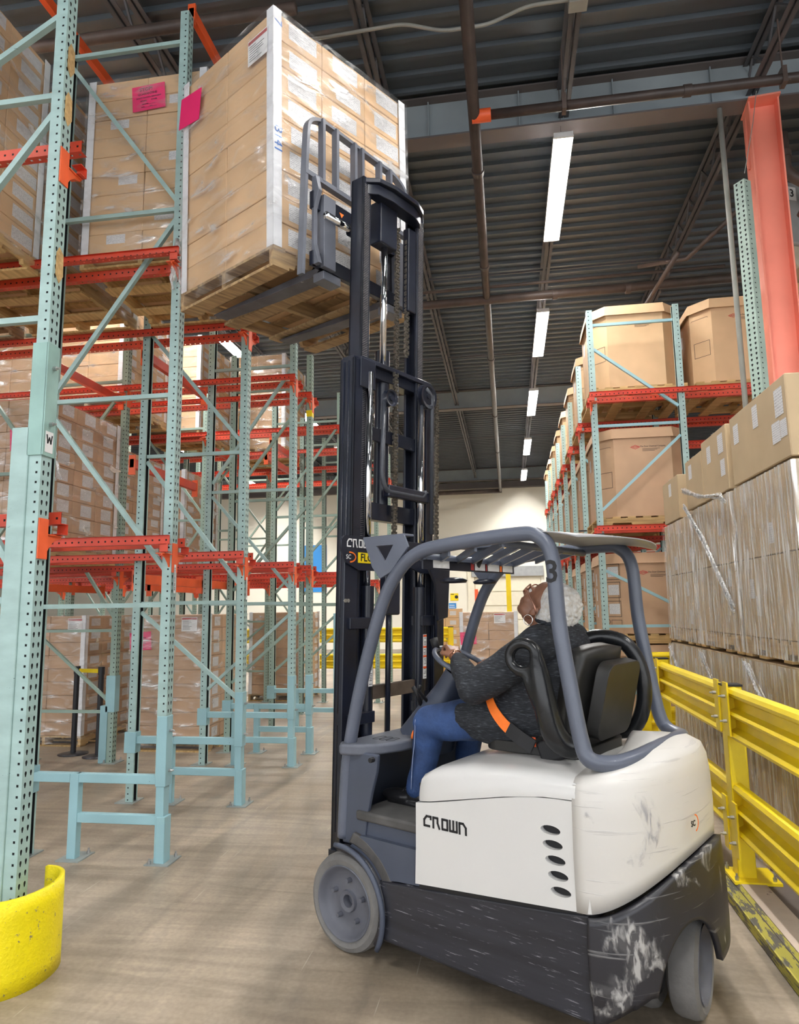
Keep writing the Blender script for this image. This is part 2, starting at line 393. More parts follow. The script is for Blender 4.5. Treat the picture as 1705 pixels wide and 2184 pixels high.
def smooth_path(pts, rad=.06, n=5):
    """round the corners of a polyline"""
    pts = [Vector(p) for p in pts]; out = [pts[0]]
    for i in range(1, len(pts)-1):
        a, b, c = pts[i-1], pts[i], pts[i+1]
        da = (a-b); dc = (c-b); r_ = min(rad, da.length*.49, dc.length*.49)
        p0 = b+da.normalized()*r_; p1 = b+dc.normalized()*r_
        for k in range(n+1):
            t = k/n; out.append((1-t)**2*p0+2*t*(1-t)*b+t*t*p1)
    out.append(pts[-1]); return out
_txt = {}
def text_mesh(s, size, mat, ext=.0005, bold=0):
    key = (s, size, mat.name)
    if key in _txt: return _txt[key]
    cu = bpy.data.curves.new('t', 'FONT'); cu.body = s; cu.size = size; cu.extrude = ext; cu.align_x = 'CENTER'; cu.align_y = 'CENTER'; cu.resolution_u = 2; cu.offset = bold
    to = bpy.data.objects.new('t', cu); COL.objects.link(to)
    dg = bpy.context.evaluated_depsgraph_get(); me = bpy.data.meshes.new_from_object(to.evaluated_get(dg))
    bpy.data.objects.remove(to); me.materials.clear(); me.materials.append(mat); me.name = 'lettering'
    _txt[key] = me
    return me
def lettering(s, size, mat, parent, mw, bold=0): return link('lettering', text_mesh(s, size, mat, bold=bold), parent, mw=mw)
def stroke(mb, pts, w, mat, t=.001):
    """flat thick polyline drawn in local xy"""
    for a, b in zip(pts[:-1], pts[1:]):
        a = Vector((a[0], a[1], 0)); b = Vector((b[0], b[1], 0)); d = (b-a)
        if d.length < 1e-6: continue
        d.normalize(); a = a-d*w*.35; b = b+d*w*.35; n = Vector((-d.y, d.x, 0))*w/2
        q = [a-n, b-n, b+n, a+n]
        vs = [mat @ p for p in q]+[mat @ (p+Vector((0, 0, t))) for p in q]
        mb.add(vs, [(4,5,6,7),(0,3,2,1),(0,1,5,4),(1,2,6,5),(2,3,7,6),(3,0,4,7)])
    return mb
def forklift_logo(mb, mat, h=1.0, w=.17):
    """the maker's angular five-letter word mark, letter height h"""
    x = 0; L = .85*h
    def S(pts): stroke(mb, [(x+p[0]*L, p[1]*h) for p in pts], w*h, mat)
    S([(.95, .72), (.95, .95), (.35, .95), (0, .6), (0, .05), (.75, .05)]); x += 1.12*h   # c
    S([(0, 0), (0, .95), (.6, .95), (.6, .5), (.85, 0)]); x += 1.0*h                       # r
    S([(.1, .05), (.1, .95), (.8, .95), (.8, .05), (.1, .05)]); x += .98*h                 # o
    S([(0, 1), (0, .05), (.95, .05), (.95, 1)]); S([(.48, .05), (.48, 1)]); x += 1.12*h    # w
    S([(0, 0), (0, .95), (.5, .95), (.85, .6), (.85, 0)])                                  # n
    return mb
def evalmesh(o, name):
    dg = bpy.context.evaluated_depsgraph_get(); dg.update()
    me = bpy.data.meshes.new_from_object(o.evaluated_get(dg)); me.name = name
    return me
def remeshed(mb, name, mat, parent, voxel=.01, sm=6):
    """fuse overlapping shapes into one continuous skin"""
    o = link(name, mb.mesh(name, mat), None)
    md = o.modifiers.new('r', 'REMESH'); md.mode = 'VOXEL'; md.voxel_size = voxel; md.use_smooth_shade = True
    if sm: md = o.modifiers.new('s', 'SMOOTH'); md.iterations = sm; md.factor = .5
    me = evalmesh(o, name); o.modifiers.clear(); me.materials.clear(); me.materials.append(mat)
    for p in me.polygons: p.use_smooth = True
    o.data = me
    if parent is not None: o.parent = parent
    return o
# ================================================================== setting
ZD = 7.3; YW = 28.6
fl = MB().box((-26, -8, -.1), (16, YW+.3, 0)).build('floor', M_FLOOR); tag(fl, kind='structure')
# corrugated roof deck: ribs run across the aisle
def deck():
    mb = MB(); p = .24; n = int((YW+10)/p); y = -9.0; prof = []
    for i in range(n):
        prof += [(y, ZD), (y+.045, ZD), (y+.06, ZD+.045), (y+.225, ZD+.045)]; y += p
    vs = []; fs = []
    for (yy, zz) in prof: vs += [(-26, yy, zz), (16, yy, zz)]
    for i in range(len(prof)-1): fs.append((2*i, 2*i+2, 2*i+3, 2*i+1))
    mb.add(vs, fs); mb.box((-26, -9, ZD+.08), (16, YW+.2, ZD+.2)); return mb
ceil = deck().build('ceiling', M_DECK); tag(ceil, kind='structure')
# I-beams across the aisle
for yb in (-3.5, 7.05, 17.6, 28.0):
    b = MB(); b.box((-26, yb-.006, 6.82), (16, yb+.006, 7.29)).build('roof_beam', M_BEAM, ceil)
    f = MB(); f.box((-26, yb-.11, 6.8), (16, yb+.11, 6.82)); f.box((-26, yb-.11, 7.28), (16, yb+.11, 7.298)); f.build('beam_flange', M_BEAMF, ceil)
# web stiffeners seen on the near beam
st = MB()
for i in range(-8, 12): st.box((i*1.0+.3, 7.0, 6.82), (i*1.0+.312, 7.05, 7.28))
tag(st.build('beam_stiffener', M_BEAM, ceil), kind='stuff')
# open-web joists along the aisle
def joist(x):
    mb = MB()
    for z in (6.92, 7.26):
        for s in (-1, 1):
            mb.box((x+s*.012-.003, -8, z), (x+s*.012+.003, YW, z+.045)); mb.box((min(x+s*.012, x+s*.055), -8, z), (max(x+s*.012, x+s*.055), YW, z+.005))
    j = mb.build('roof_joist', M_JOIST, ceil)
    wb = MB(); y = -7.8; k = 0
    while y < YW-.4:
        wb.beam((x, y, 6.94 if k % 2 else 7.27), (x, y+.32, 7.27 if k % 2 else 6.94), .02, .02); y += .32; k += 1
    tag(wb.build('joist_web', M_JOIST, j), kind='stuff')
    return j
for x in (-9.0, -7.1, -5.2, -3.25, -1.15, .78, 2.7, 4.6): joist(x)
# joist bridging rods
for y in (2.0, 10.6, 14.2, 21.4):
    MB().beam((-26, y, 6.97), (16, y, 6.97), .03, .03).build('joist_bridging', M_JOIST, ceil)

# far wall of painted block, with a dock door
wall = MB()
wall.box((-26, YW, 0), (-1.35, YW+.25, ZD+.1)); wall.box((-1.35, YW, 2.9), (1.35, YW+.25, ZD+.1)); wall.box((1.35, YW, 0), (16, YW+.25, ZD+.1))
wall = wall.build('wall_back', M_WALL); tag(wall, kind='structure')
# recessed block joints (real grooves proud courses): thin courses stand out of the wall
bl = MB(); hgt = .4
for r_ in range(0, 17):
    z = .02+r_*.41; off = 0 if r_ % 2 else .41
    x = -4.9+off
    while x < 3.2:
        if not (x+.8 > -1.4 and x < 1.4 and z < 2.9): bl.box((x, YW-.006, z), (x+.81, YW, z+.4))
        x += .82
tag(bl.build('wall_block', M_WALL, wall), kind='stuff')
wp = MB().box((-1.62, YW-.08, 0), (-1.35, YW-.01, 3.2)); wp.build('door_post', M_CREAM, wall)
tr = MB().box((-26, YW-.3, 6.55), (16, YW-.02, 6.8)); tag(tr.build('trim_1', M_BEAMF), kind='structure')
dr = MB().box((-1.35, YW+.05, 0), (1.35, YW+.1, 2.9)).build('door_1', M_CREAM); tag(dr, kind='structure')
for i in range(5):
    MB().box((-1.32, YW+.0, .02+i*.57), (1.32, YW+.05, .56+i*.57)).build('door_panel', M_CREAM, dr, bevel=.01)
for s in (-1, 1):
    MB().box((s*1.3-.09, YW-.04, 0), (s*1.3+.09, YW, 2.4)).build('dock_seal_strip', M_REDB, dr)
MB().box((-1.45, YW-.12, 2.9), (1.45, YW, 3.3)).build('door_header', M_GREY, dr)
# side walls far off either side
for nm, x in (('wall_left', -26), ('wall_right', 16)):
    tag(MB().box((x-.2, -8, 0), (x, YW+.25, ZD+.1)).build(nm, M_WALL), kind='structure')

# ---- kerb and slab strip beside the aisle
kb = MB().prism([(1.16, 0), (1.9, 0), (1.9, .1), (1.27, .1), (1.2, .095)], [], frame((0, -4, 0), (1, 0, 0), (0, 0, 1)) @ Matrix.Scale(-1, 4, (0, 0, 1)), 8.52)
M_KERB = paint('dark_concrete_slab', (.10, .08, .07), .7, var=.35, scale=2.5)
M_KERBL = paint('pale_concrete_strip', (.42, .34, .27), .7, var=.2, scale=3, chips=.64, chipcol=(.14, .10, .08))
M_KERBY = paint('worn_yellow_kerb_paint', (.42, .37, .05), .65, var=.2, scale=3, chips=.50, chipcol=(.10, .09, .07), stretch=(1, .5, 4))
kb = kb.build('trim_2', M_KERB); tag(kb, kind='structure')
MB().box((1.155, -4, .005), (1.17, 4.5, .06)).xform(Matrix.Identity(4)).build('kerb_edge', M_KERBY, kb)
MB().prism([(1.157, .055), (1.165, .06), (1.225, .101), (1.215, .106)], [], frame((0, -4, 0), (1, 0, 0), (0, 0, 1)) @ Matrix.Scale(-1, 4, (0, 0, 1)), 8.5).build('kerb_chamfer', M_KERBY, kb)
MB().box((1.225, -4, .1), (1.36, 4.5, .106)).build('kerb_strip', M_KERBL, kb)

# ================================================================== pipes, conduit
def pipe(name, pts, r, mat, label, cat='pipe', rings=(), ringmat=None, group=None):
    o = MB().tube(pts, r, 16).build(name, mat, None, smooth=True); tag(o, label, cat, group)
    for p, d in rings:
        p = Vector(p); d = Vector(d).normalized()
        MB().cyl(p-d*.035, p+d*.035, r*1.22, 16).build('coupling', ringmat or mat, o, autosmooth=True)
    return o
pipe('sprinkler_pipe', [(-.16, -3, 6.3), (-.16, 27.9, 6.3)], .055, M_PIPE, 'long dark sprinkler main pipe running down the aisle under the roof', rings=[((-.16, y, 6.3), (0, 1, 0)) for y in (4.6, 6.9, 9.0, 12.6, 16.5, 20.5)])
p2 = pipe('sprinkler_pipe', [(-.1, 6.05, 6.3), (4.9, 6.05, 6.3)], .045, M_PIPE, 'dark branch pipe joined by an orange tee in front of the grey beam', rings=[((1.78, 6.05, 6.3), (1, 0, 0))])
MB().cyl((-.18, 6.05, 6.3), (-.0, 6.05, 6.3), .062, 16).build('orange_tee', M_REDB, p2, autosmooth=True)
for x in (.68, 2.6): MB().box((x-.02, 6.0, 6.24), (x+.02, 6.1, 6.4)).beam((x, 6.05, 6.4), (x, 6.05, 6.9), .012, .012).build('pipe_hanger', M_PIPEB, p2)
pipe('sprinkler_pipe', [(-2.4, 10.0, 6.25), (3.6, 10.0, 6.3)], .065, M_PIPEB, 'thick brown pipe crossing the aisle behind the first hanging lamp', rings=[((x, 10, 6.27), (1, 0, 0)) for x in (.85, 1.9)])
pipe('sprinkler_pipe', [(-2.4, 9.8, 6.36), (3.2, 9.8, 6.4)], .022, M_PIPEB, 'thin brown pipe running just above the thick crossing pipe', rings=[((.4, 9.8, 6.38), (1, 0, 0))])
pipe('sprinkler_pipe', [(2.0, 9.7, 5.75), (2.3, 8.7, 6.1)], .03, M_PIPEB, 'slanting brown pipe rising beside the red column')
pipe('sprinkler_pipe', [(1.9, 9.2, 6.2), (2.45, 8.9, 6.1), (2.9, 7.9, 6.25)], .028, M_PIPEB, 'bent brown pipe with elbows left of the perforated green post')
pipe('sprinkler_pipe', [(-2.0, 4.75, 6.75), (1.2, 4.75, 6.75)], .04, M_PIPE, 'dark stencilled branch pipe close under the deck above the raised load', rings=[((-.16, 4.75, 6.75), (1, 0, 0))])
pipe('sprinkler_pipe', [(-5.8, 5.0, 6.7), (-1.6, 5.0, 6.7)], .05, M_PIPEB, 'rusty sprinkler pipe seen above the left rack top beam')
pipe('sprinkler_pipe', [(-3.2, 27.7, 6.3), (-.1, 27.7, 6.3)], .09, M_PIPEB, 'brown header pipe along the cream far wall')
cpts = smooth_path([(-1.7, 5.55, 6.9), (-.75, 5.5, 6.88), (-.4, 5.5, 6.75), (.0, 5.5, 6.75), (.35, 5.5, 6.88), (.78, 5.5, 6.88), (5, 5.5, 6.9)], .1)
cdt = pipe('conduit', cpts, .016, M_COND, 'thin pale conduit bending round the main pipe near the roof', 'conduit')
MB().box((.70, 5.44, 6.8), (.86, 5.56, 6.9)).build('junction_box', M_COND, cdt, bevel=.004)
pipe('vertical_pipe', [(2.375, 7.02, 0), (2.375, 7.02, 5.4), (2.37, 7.02, 6.79)], .026, M_COND, 'slim grey vertical pipe strapped beside the green perforated post')
pipe('sprinkler_riser', smooth_path([(3.15, 7.5, 6.75), (3.15, 7.5, 6.3), (3.4, 7.5, 6.1), (3.9, 7.5, 6.1)], .1), .06, M_PIPEB, 'thick brown elbowed pipe right of the red column head', rings=[((3.15, 7.5, 6.5), (0, 0, 1))])
pipe('sprinkler_riser', smooth_path([(3.0, 6.9, 5.45), (3.15, 6.9, 5.7), (3.8, 6.9, 5.8)], .1), .04, M_PIPEB, 'brown bent pipe beside the unit heater')

# ================================================================== hanging lamps
lampmesh = {}
def lamp(x, y, label, z=6.5, light=True, group=None, power=1.0):
    t = thing('hanging_lamp', label, 'lamp', (x, y, z), 0, group)
    if not lampmesh:
        L = 2.1
        h = MB(); h.prism([(-.105, 0), (-.07, .05), (.07, .05), (.105, 0), (.10, 0), (.067, .045), (-.067, .045), (-.10, 0)], [], frame((0, -L/2, 0), (1, 0, 0), (0, 0, 1)) @ Matrix.Scale(-1, 4, (0, 0, 1)), L)
        h.box((-.10, -L/2, -.01), (.10, -L/2+.02, .05)); h.box((-.10, L/2-.02, -.01), (.10, L/2, .05))
        lampmesh['h'] = h.mesh('housing', M_HOUSE)
        for i, xx in enumerate((-.07, -.025, .025, .07)):
            for j, y0 in enumerate((-L/2+.03, .02)):
                lampmesh['t%d%d' % (i, j)] = MB().cyl((xx, y0, .01), (xx, y0+L/2-.06, .01), .014, 8).mesh('tube', M_LENS, True)
        c = MB(); 
        for yy in (-.8, .8): c.beam((0, yy, .05), (0, yy, .78), .006, .006)
        lampmesh['c'] = c.mesh('cord', M_PIPE)
    link('housing', lampmesh['h'], t); link('hanging_wire', lampmesh['c'], t)
    for k, me in lampmesh.items():
        if k[0] == 't': link('tube', me, t)
    if light:
        ld = bpy.data.lights.new('lamp_light', 'AREA'); ld.shape = 'RECTANGLE'; ld.size = .18; ld.size_y = 2.0; ld.energy = LIGHT_W*power; ld.color = (1, .985, .96)
        lo = bpy.data.objects.new('lamp_light', ld); COL.objects.link(lo); lo.parent = t; lo.location = (0, 0, .03)
for i, y in enumerate((7.81, 12.15, 16.4, 21.05, 25.6)):
    lamp(.74, y, ('nearest and brightest', 'second', 'third', 'fourth', 'farthest')[i]+' fluorescent lamp of the row hanging over the aisle', group='lamps over the aisle', power=1+.35*max(0, i-1))
lamp(.74, 3.4, 'fluorescent lamp over the aisle just ahead of the forklift', group='lamps over the aisle', power=.7)
lamp(.74, -1.0, 'fluorescent lamp over the aisle behind the viewer', group='lamps over the aisle')
for i, y in enumerate((-.8, 3.6, 8.0, 12.3, 16.5, 20.8)):
    lamp(-4.93, y, ('rearmost', 'near', 'nearest visible', 'second visible', 'third visible', 'farthest')[i]+' fluorescent lamp glowing above the left racks', group='lamps over the left racks', power=1+.35*max(0, i-2))
for i, y in enumerate((-1.0, 3.4, 8.0, 14.0, 20.0, 25.0)):  # two farthest are unseen lamps added to brighten the far left background
    lamp(-9.6, y, 'fluorescent lamp above the deep left racks, number %s back' % ('one', 'two', 'three', 'four', 'five (added fill)', 'six (added fill)')[i], group='lamps over the deep left racks', power=1+.4*max(0, i-1))
for i, y in enumerate((-1.0, 3.4, 9.0, 15.0)):
    lamp(5.5, y, 'fluorescent lamp over the right racks, %s from the viewer' % ('nearest', 'second', 'third', 'fourth')[i], group='lamps over the right racks')
# ================================================================== rack parts
PW = .068; PF = .082; PITCH = .0508
def hole_cell(mb, W, z, kind, mat):
    """one pitch of a perforated strip of width W (local x across, y up)"""
    P = PITCH
    def ring(x0, x1, hole8):
        xm = (x0+x1)/2; o = [(x0, z), (xm, z), (x1, z), (x1, z+P/2), (x1, z+P), (xm, z+P), (x0, z+P), (x0, z+P/2)]
        vs = [mat @ Vector((a, b, 0)) for a, b in o+hole8]
        mb.add(vs, [(i, (i+1) % 8, 8+(i+1) % 8, 8+i) for i in range(8)])
    def sq(cx, cy, h): return [(cx-h, cy-h), (cx, cy-h), (cx+h, cy-h), (cx+h, cy), (cx+h, cy+h), (cx, cy+h), (cx-h, cy+h), (cx-h, cy)]
    def tear(cx, cy): return [(cx-.003, cy-.013), (cx, cy-.014), (cx+.003, cy-.013), (cx+.0075, cy+.002), (cx+.006, cy+.010), (cx, cy+.013), (cx-.006, cy+.010), (cx-.0075, cy+.002)]
    if kind == 'sq': ring(0, W, sq(W*.66, z+P/2, .0058))
    elif kind == 'sqc': ring(0, W, sq(W*.5, z+P/2, .0058))
    else:
        ring(0, W/2, tear(W*.27, z+P*.5)); ring(W/2, W, tear(W*.73, z+P*.25 if False else z+P*.5))
_posts = {}
M_HOLESHADE = paint('hole_shade_backing', (.012, .014, .014), .8, var=0)  # near-black backing that stands in for the shade inside the holes
def post_mesh(h, mat, z0=0.0):
    """C-section upright: front face with teardrops towards +x at x=0, sides with square holes"""
    key = (round(h, 2), mat.name, z0)
    if key in _posts: return _posts[key]
    mb = MB(); n = int((h-z0)/PITCH)
    Mf = frame((0, -PF/2, z0), (0, 1, 0), (0, 0, 1))
    Ms1 = frame((-PW, -PF/2, z0), (1, 0, 0), (0, 0, 1)); Ms2 = frame((-PW, PF/2, z0), (1, 0, 0), (0, 0, 1))
    for i in range(n):
        hole_cell(mb, PF, i*PITCH, 'tear', Mf); hole_cell(mb, PW, i*PITCH, 'sq', Ms1); hole_cell(mb, PW, i*PITCH, 'sq', Ms2)
    zt = z0+n*PITCH
    for s in (-1, 1): mb.quad((-PW, s*PF/2, z0), (-PW, s*(PF/2-.018), z0), (-PW, s*(PF/2-.018), zt), (-PW, s*PF/2, zt))
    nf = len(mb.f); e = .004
    mb.quad((-e, -PF/2+e, z0), (-e, PF/2-e, z0), (-e, PF/2-e, zt), (-e, -PF/2+e, zt))  # added dark sheets just behind the faces, shade for the post holes
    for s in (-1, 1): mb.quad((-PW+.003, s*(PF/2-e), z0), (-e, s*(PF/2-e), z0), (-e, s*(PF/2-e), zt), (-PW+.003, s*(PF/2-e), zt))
    me = mb.mesh('post', mat); me.materials.append(M_HOLESHADE)
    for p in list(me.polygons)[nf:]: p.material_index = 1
    _posts[key] = me
    return _posts[key]
_rails = {}
def rail_mesh(L, mat, bk=.003):
    """perforated red rail: front end at x=0, runs to x=-L; web at y=0, bottom flange towards +y"""
    key = (round(L, 2), mat.name, bk)
    if key in _rails: return _rails[key]
    mb = MB(); n = int(L/PITCH)
    Mw = frame((0, 0, -.066), (-1, 0, 0), (0, 0, 1)); Mfl = frame((0, 0, -.066), (-1, 0, 0), (0, 1, 0)); Mt = frame((0, 0, 0), (-1, 0, 0), (0, 1, 0))
    def strip(M, W):
        P = PITCH
        for i in range(n):
            x0 = i*P; c = x0+P/2; h = .0062; o = [(x0, 0), (x0+P, 0), (x0+P, W), (x0, W)]; hh = [(c-h, W*.5-h), (c+h, W*.5-h), (c+h, W*.5+h), (c-h, W*.5+h)]
            mb.add([M @ Vector((a, b, 0)) for a, b in o+hh], [(k, (k+1) % 4, 4+(k+1) % 4, 4+k) for k in range(4)])
    strip(Mw, .066); strip(Mfl, .055)
    mb.quad((0, 0, 0), (0, .02, 0), (-n*PITCH, .02, 0), (-n*PITCH, 0, 0))
    nf = len(mb.f); mb.quad((0, bk, -.064), (0, bk, -.002), (-n*PITCH, bk, -.002), (-n*PITCH, bk, -.064))  # added dark sheet beside the web, shade for the rail holes
    me = mb.mesh('rail', mat); me.materials.append(M_HOLESHADE)
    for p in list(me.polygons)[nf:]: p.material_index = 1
    _rails[key] = me
    return _rails[key]
def arm_parts():
    """orange bracket bolted on a post front: plate, a curved gusset to each side, a hollow seat at each end"""
    pl = MB().box((0, -.036, -.13), (.006, .036, .075))
    gs = []; sts = []
    for s in (-1, 1):
        g = MB(); st = MB()
        out = [(.034, .0), (.150, .0), (.150, -.016), (.095, -.032), (.060, -.062), (.034, -.105)]
        M = frame((-.012, 0, 0), (0, s, 0), (0, 0, 1))
        g.prism([(a, b) for a, b in out], [], M, .012 if s > 0 else .012)
        g.box((-.06, min(s*.036, s*.155), -.006), (.006, max(s*.036, s*.155), 0)); gs.append(g.mesh('arm_gusset', M_REDB))
        y0, y1 = sorted((s*.105, s*.160))
        st.box((-.03, y0, .004), (.03, y1, .008)); st.box((-.03, y0, .058), (.03, y1, .062)); st.box((-.03, y1-.004 if s > 0 else y0, .004), (.03, y1 if s > 0 else y0+.004, .062)); sts.append(st.mesh('arm_seat', M_RED))
    return pl.mesh('arm_plate', M_REDB), gs, sts
ARM_PL, ARM_G, ARM_ST = arm_parts()
BOLT = MB().cyl((0, 0, 0), (.0, 0, .02), .011, 6).cyl((0, 0, .02), (0, 0, .035), .006, 6).mesh('bolt', M_ZINC)
BPL = MB().box((-.11, -.075, 0), (.06, .12, .008)).mesh('base_plate', M_PLATE)
def add_arm(t, x, z, sides=(0, 1)):
    a = link('arm_plate', ARM_PL, t, loc=(x+.001, 0, z)); [link('arm_gusset', ARM_G[q], a) for q in sides]; [link('arm_seat', ARM_ST[q], a) for q in sides]
def chan(mb, p, q, w=.032, h=.032):
    mb.beam(p, q, w, h); return mb
def upright(label, x, y, depth, hf, hb, mat, braces, diags, arms, lower=None, backlow=True, group=None, sleeve=False, tagtxt=True, plates=True, mat2=None):
    """one upright frame: front post at (x,y) facing the aisle (+x), rear post at x-depth"""
    t = thing('upright_frame', label, 'rack', (x, y, 0), 0, group)
    z0 = .55 if lower else 0
    link('post', post_mesh(hf, mat, z0), t)
    link('post', post_mesh(hb, mat2 or mat), t, mw=T(-depth, 0, 0) @ Matrix.Rotation(PI, 4, 'Z') )
    for z in braces:
        chan(MB(), (-PW, 0, z), (-depth+PW, 0, z)).build('horizontal_brace', mat, t)
    for z1, z2 in diags:
        chan(MB(), (-PW, 0, z1), (-depth+PW, 0, z2)).build('diagonal_brace', mat, t)
    if plates:
        b = link('base_plate', BPL, t)
        for bx, by in ((-.08, .095), (.03, .095), (-.08, -.06)): link('bolt', BOLT, b, loc=(bx, by, .008))
        link('base_plate', BPL, t, loc=(-depth+.03, 0, 0))
    for z in arms:
        add_arm(t, 0, z-.066, (1,) if y == 3.15 and x > -3 else (0, 1))
    if lower:   # bolted-on lower leg guard as on the first posts
        zt = lower
        MB().box((-.062, -.038, 0), (-.002, .038, zt)).build('lower_leg', M_TEALB, t, bevel=.004)
        MB().box((-.066, -.044, zt-.46), (.008, .044, zt)).build('splice_sleeve', M_TEALB, t, bevel=.005)
        MB().box((-.05, -.046, 0), (.014, .046, .30)).build('foot_sleeve', M_TEALB, t, bevel=.006)
        for z in (.53, .27): MB().box((-.66, -.025, z-.03), (-.06, .025, z+.03)).build('guard_bar', M_TEALB, t, bevel=.004)
        MB().box((-.70, -.03, 0), (-.635, .03, .56)).build('guard_leg', M_TEALB, t, bevel=.004)
        MB().box((-depth+.0, -.03, .5), (-.70, .03, .56)).build('guard_bar', M_TEALB, t, bevel=.004)
        MB().box((-depth-.03, -.045, .42), (-depth+.08, .045, .6)).build('guard_clamp', M_TEALB, t, bevel=.004)
        p2_ = link('base_plate', BPL, t, loc=(-.64, 0, 0)); link('bolt', BOLT, p2_, loc=(.03, .09, .008))
        for zb in (zt-.1, zt-.36): link('bolt', BOLT, t, mw=T(.008, 0, zb) @ Matrix.Rotation(PI/2, 4, 'Y'))
    return t
DG1 = [(1.75, 2.4), (3.15, 2.55), (3.25, 4.6)]
# --- near frame (left edge of the picture) ---------------------------------
XL = -2.32
t = upright('nearest tall teal upright frame standing in the yellow post guard', XL, 3.15, 1.06, 6.95, 6.95, M_TEAL,
            [1.72, 3.2, 4.5, 5.6], [(1.75, 3.1), (4.4, 3.25), (5.0, 4.45)], [2.12, 4.16], None)
MB().box((-.17, -.05, 0), (-PW-.001, .05, 2.6)).build('welded_reinforcement', M_TEAL, t, bevel=.006)
sp = MB().box((-.08, -.05, 2.45), (.012, -.043, 3.05)).box((.0, -.05, 2.45), (.008, .05, 3.05)).build('splice_plate', paint('light_teal_paint', (.27, .44, .40), .45), t, bevel=.003)
for z in (2.62, 2.92): link('bolt', BOLT, sp, mw=T(.008, 0, z) @ Matrix.Rotation(PI/2, 4, 'Y'))
MB().box((.008, -.03, 2.47), (.0095, .03, 2.58)).build('maker_plate', M_PAPER, sp)
W_ = MB(); stroke(W_, [(-.02, .02), (-.012, -.02), (0, .008), (.012, -.02), (.02, .02)], .009, frame((.0096, 0, 2.54), (0, 1, 0), (0, 0, 1))); W_.build('lettering', M_BLACK, sp)
for (z, s) in ((4.72, 1), (4.42, 1), (3.5, 1)):
    MB().prism([(-.03, -.06), (.0, -.1), (.03, -.05), (.025, .07), (-.01, .1), (-.03, .06)], [], frame((.001, .01*s, z), (0, 1, 0), (0, 0, 1)), .004).build('torn_tape', M_WOOD, t)
# --- first line of posts -----------------------------------------------------
t = upright('second teal upright frame with red tie beam, right of the nearest post', XL, 4.56, 1.06, 6.35, 6.35, M_TEAL, [1.70, 3.22, 4.68, 6.1], [(3.1, 1.8), (3.3, 4.6), (6.0, 4.75)][:0]+[(1.95, 3.1), (4.6, 3.3), (4.75, 6.0)], [2.12, 4.25], .95)
t3 = upright('third teal upright frame, cut off just above the orange bracket', XL, 5.92, 1.06, 4.36, 5.0, M_TEAL, [1.73, 3.1], [(1.9, 3.05), (3.2, 4.3), (.9, 1.65)], [2.12, 4.27], .95)
t4 = upright('fourth teal upright frame, left of the forklift mast', XL, 7.38, 1.06, 4.72, 5.05, M_TEAL, [1.73, 3.0, 4.45], [(1.6, .8), (1.9, 2.95), (4.4, 3.1)], [2.12, 4.27], .95)
t5 = upright('fifth upright frame with a yellow band, close behind the fourth', XL, 8.05, 1.06, 4.82, 4.9, M_TEALD, [1.73, 3.0, 4.4], [(1.6, .8), (2.9, 1.9), (4.3, 3.1)], [2.12, 4.27], .9, mat2=M_TEALD)
MB().box((-PW-.002, -PF/2-.002, 4.02), (.003, PF/2+.002, 4.1)).build('yellow_band', M_YEL, t5)
t6 = upright('sixth upright frame, thick lower leg just left of the mast', XL, 9.6, 1.06, 4.85, 4.9, M_TEALD, [1.73, 3.0, 4.4], [(1.6, .8), (2.9, 1.9), (4.3, 3.1)], [2.12, 4.27], .9)
MB().box((-.12, -.06, 0), (-PW, .06, 1.6)).build('welded_reinforcement', M_TEALB, t6, bevel=.004)
ordn = ['seventh', 'eighth', 'ninth', 'tenth']
for i, y in enumerate((11.0, 12.4, 13.8)):
    upright('%s upright frame of the front row, seen past the forklift mast' % ordn[i], XL, y, 1.06, 4.85, 4.9, M_TEALD, [1.73, 3.0, 4.4], [(1.6, .8), (2.9, 1.9), (4.3, 3.1)], [2.12, 4.27])
# --- deeper frames ----------------------------------------------------------
LINES = [3.15, 4.56, 5.92, 7.38, 9.6, 11.0, 12.4, 13.8]
dn = ['nearest', 'second', 'third', 'fourth', 'fifth', 'sixth', 'seventh', 'eighth']
for k, (xx, nm) in enumerate(((-4.40, 'second rank'), (-6.5, 'third rank'), (-8.6, 'fourth rank'))):
    for i, y in enumerate(LINES):
        if k and i < 2: continue
        tt = upright('%s green upright frame of the %s inside the left racks' % (dn[i], nm), xx, y, 1.06, 5.0, 5.0, M_TEALD, [.55, 1.45, 3.0, 4.4], [(.65, 1.4), (1.6, 2.9), (4.3, 3.1)] if i % 2 else [(1.4, .65), (2.9, 1.6), (3.1, 4.3)], [2.12, 4.27])
        if k == 0 and i == 3:
            MB().box((-.16, -.05, 0), (-PW-.001, .05, .62)).build('welded_reinforcement', M_TEALB, tt, bevel=.004)
            MB().box((-.1, -.05, .55), (.012, .05, .95)).build('splice_plate', M_TEALB, tt, bevel=.004)
# --- rails -------------------------------------------------------------------
REND = {3.15: 7.4, 4.56: 7.4, 5.92: 7.4, 7.38: 7.4, 8.05: 4.0, 9.6: 7.4, 11.0: 7.4, 12.4: 7.4, 13.8: 7.4}
for i, (y, L) in enumerate(REND.items()):
    for zi, z in enumerate((2.12, 4.25)):
        for s in ((1,) if y == 3.15 else (-1, 1)):
            o = link('pallet_rail', rail_mesh(L, M_RED, .003*s), None, mw=T(XL+.02, y+s*.115, z+.058) @ (Matrix.Scale(-1, 4, (0, 1, 0)) if s < 0 else Matrix.Identity(4)))
            tag(o, 'perforated red rail, %s level, %s side of the %s post line' % (('lower', 'upper')[zi], ('near', 'far')[(s+1)//2], (dn+['ninth'])[i]), 'rail', 'red rails of the left racks')
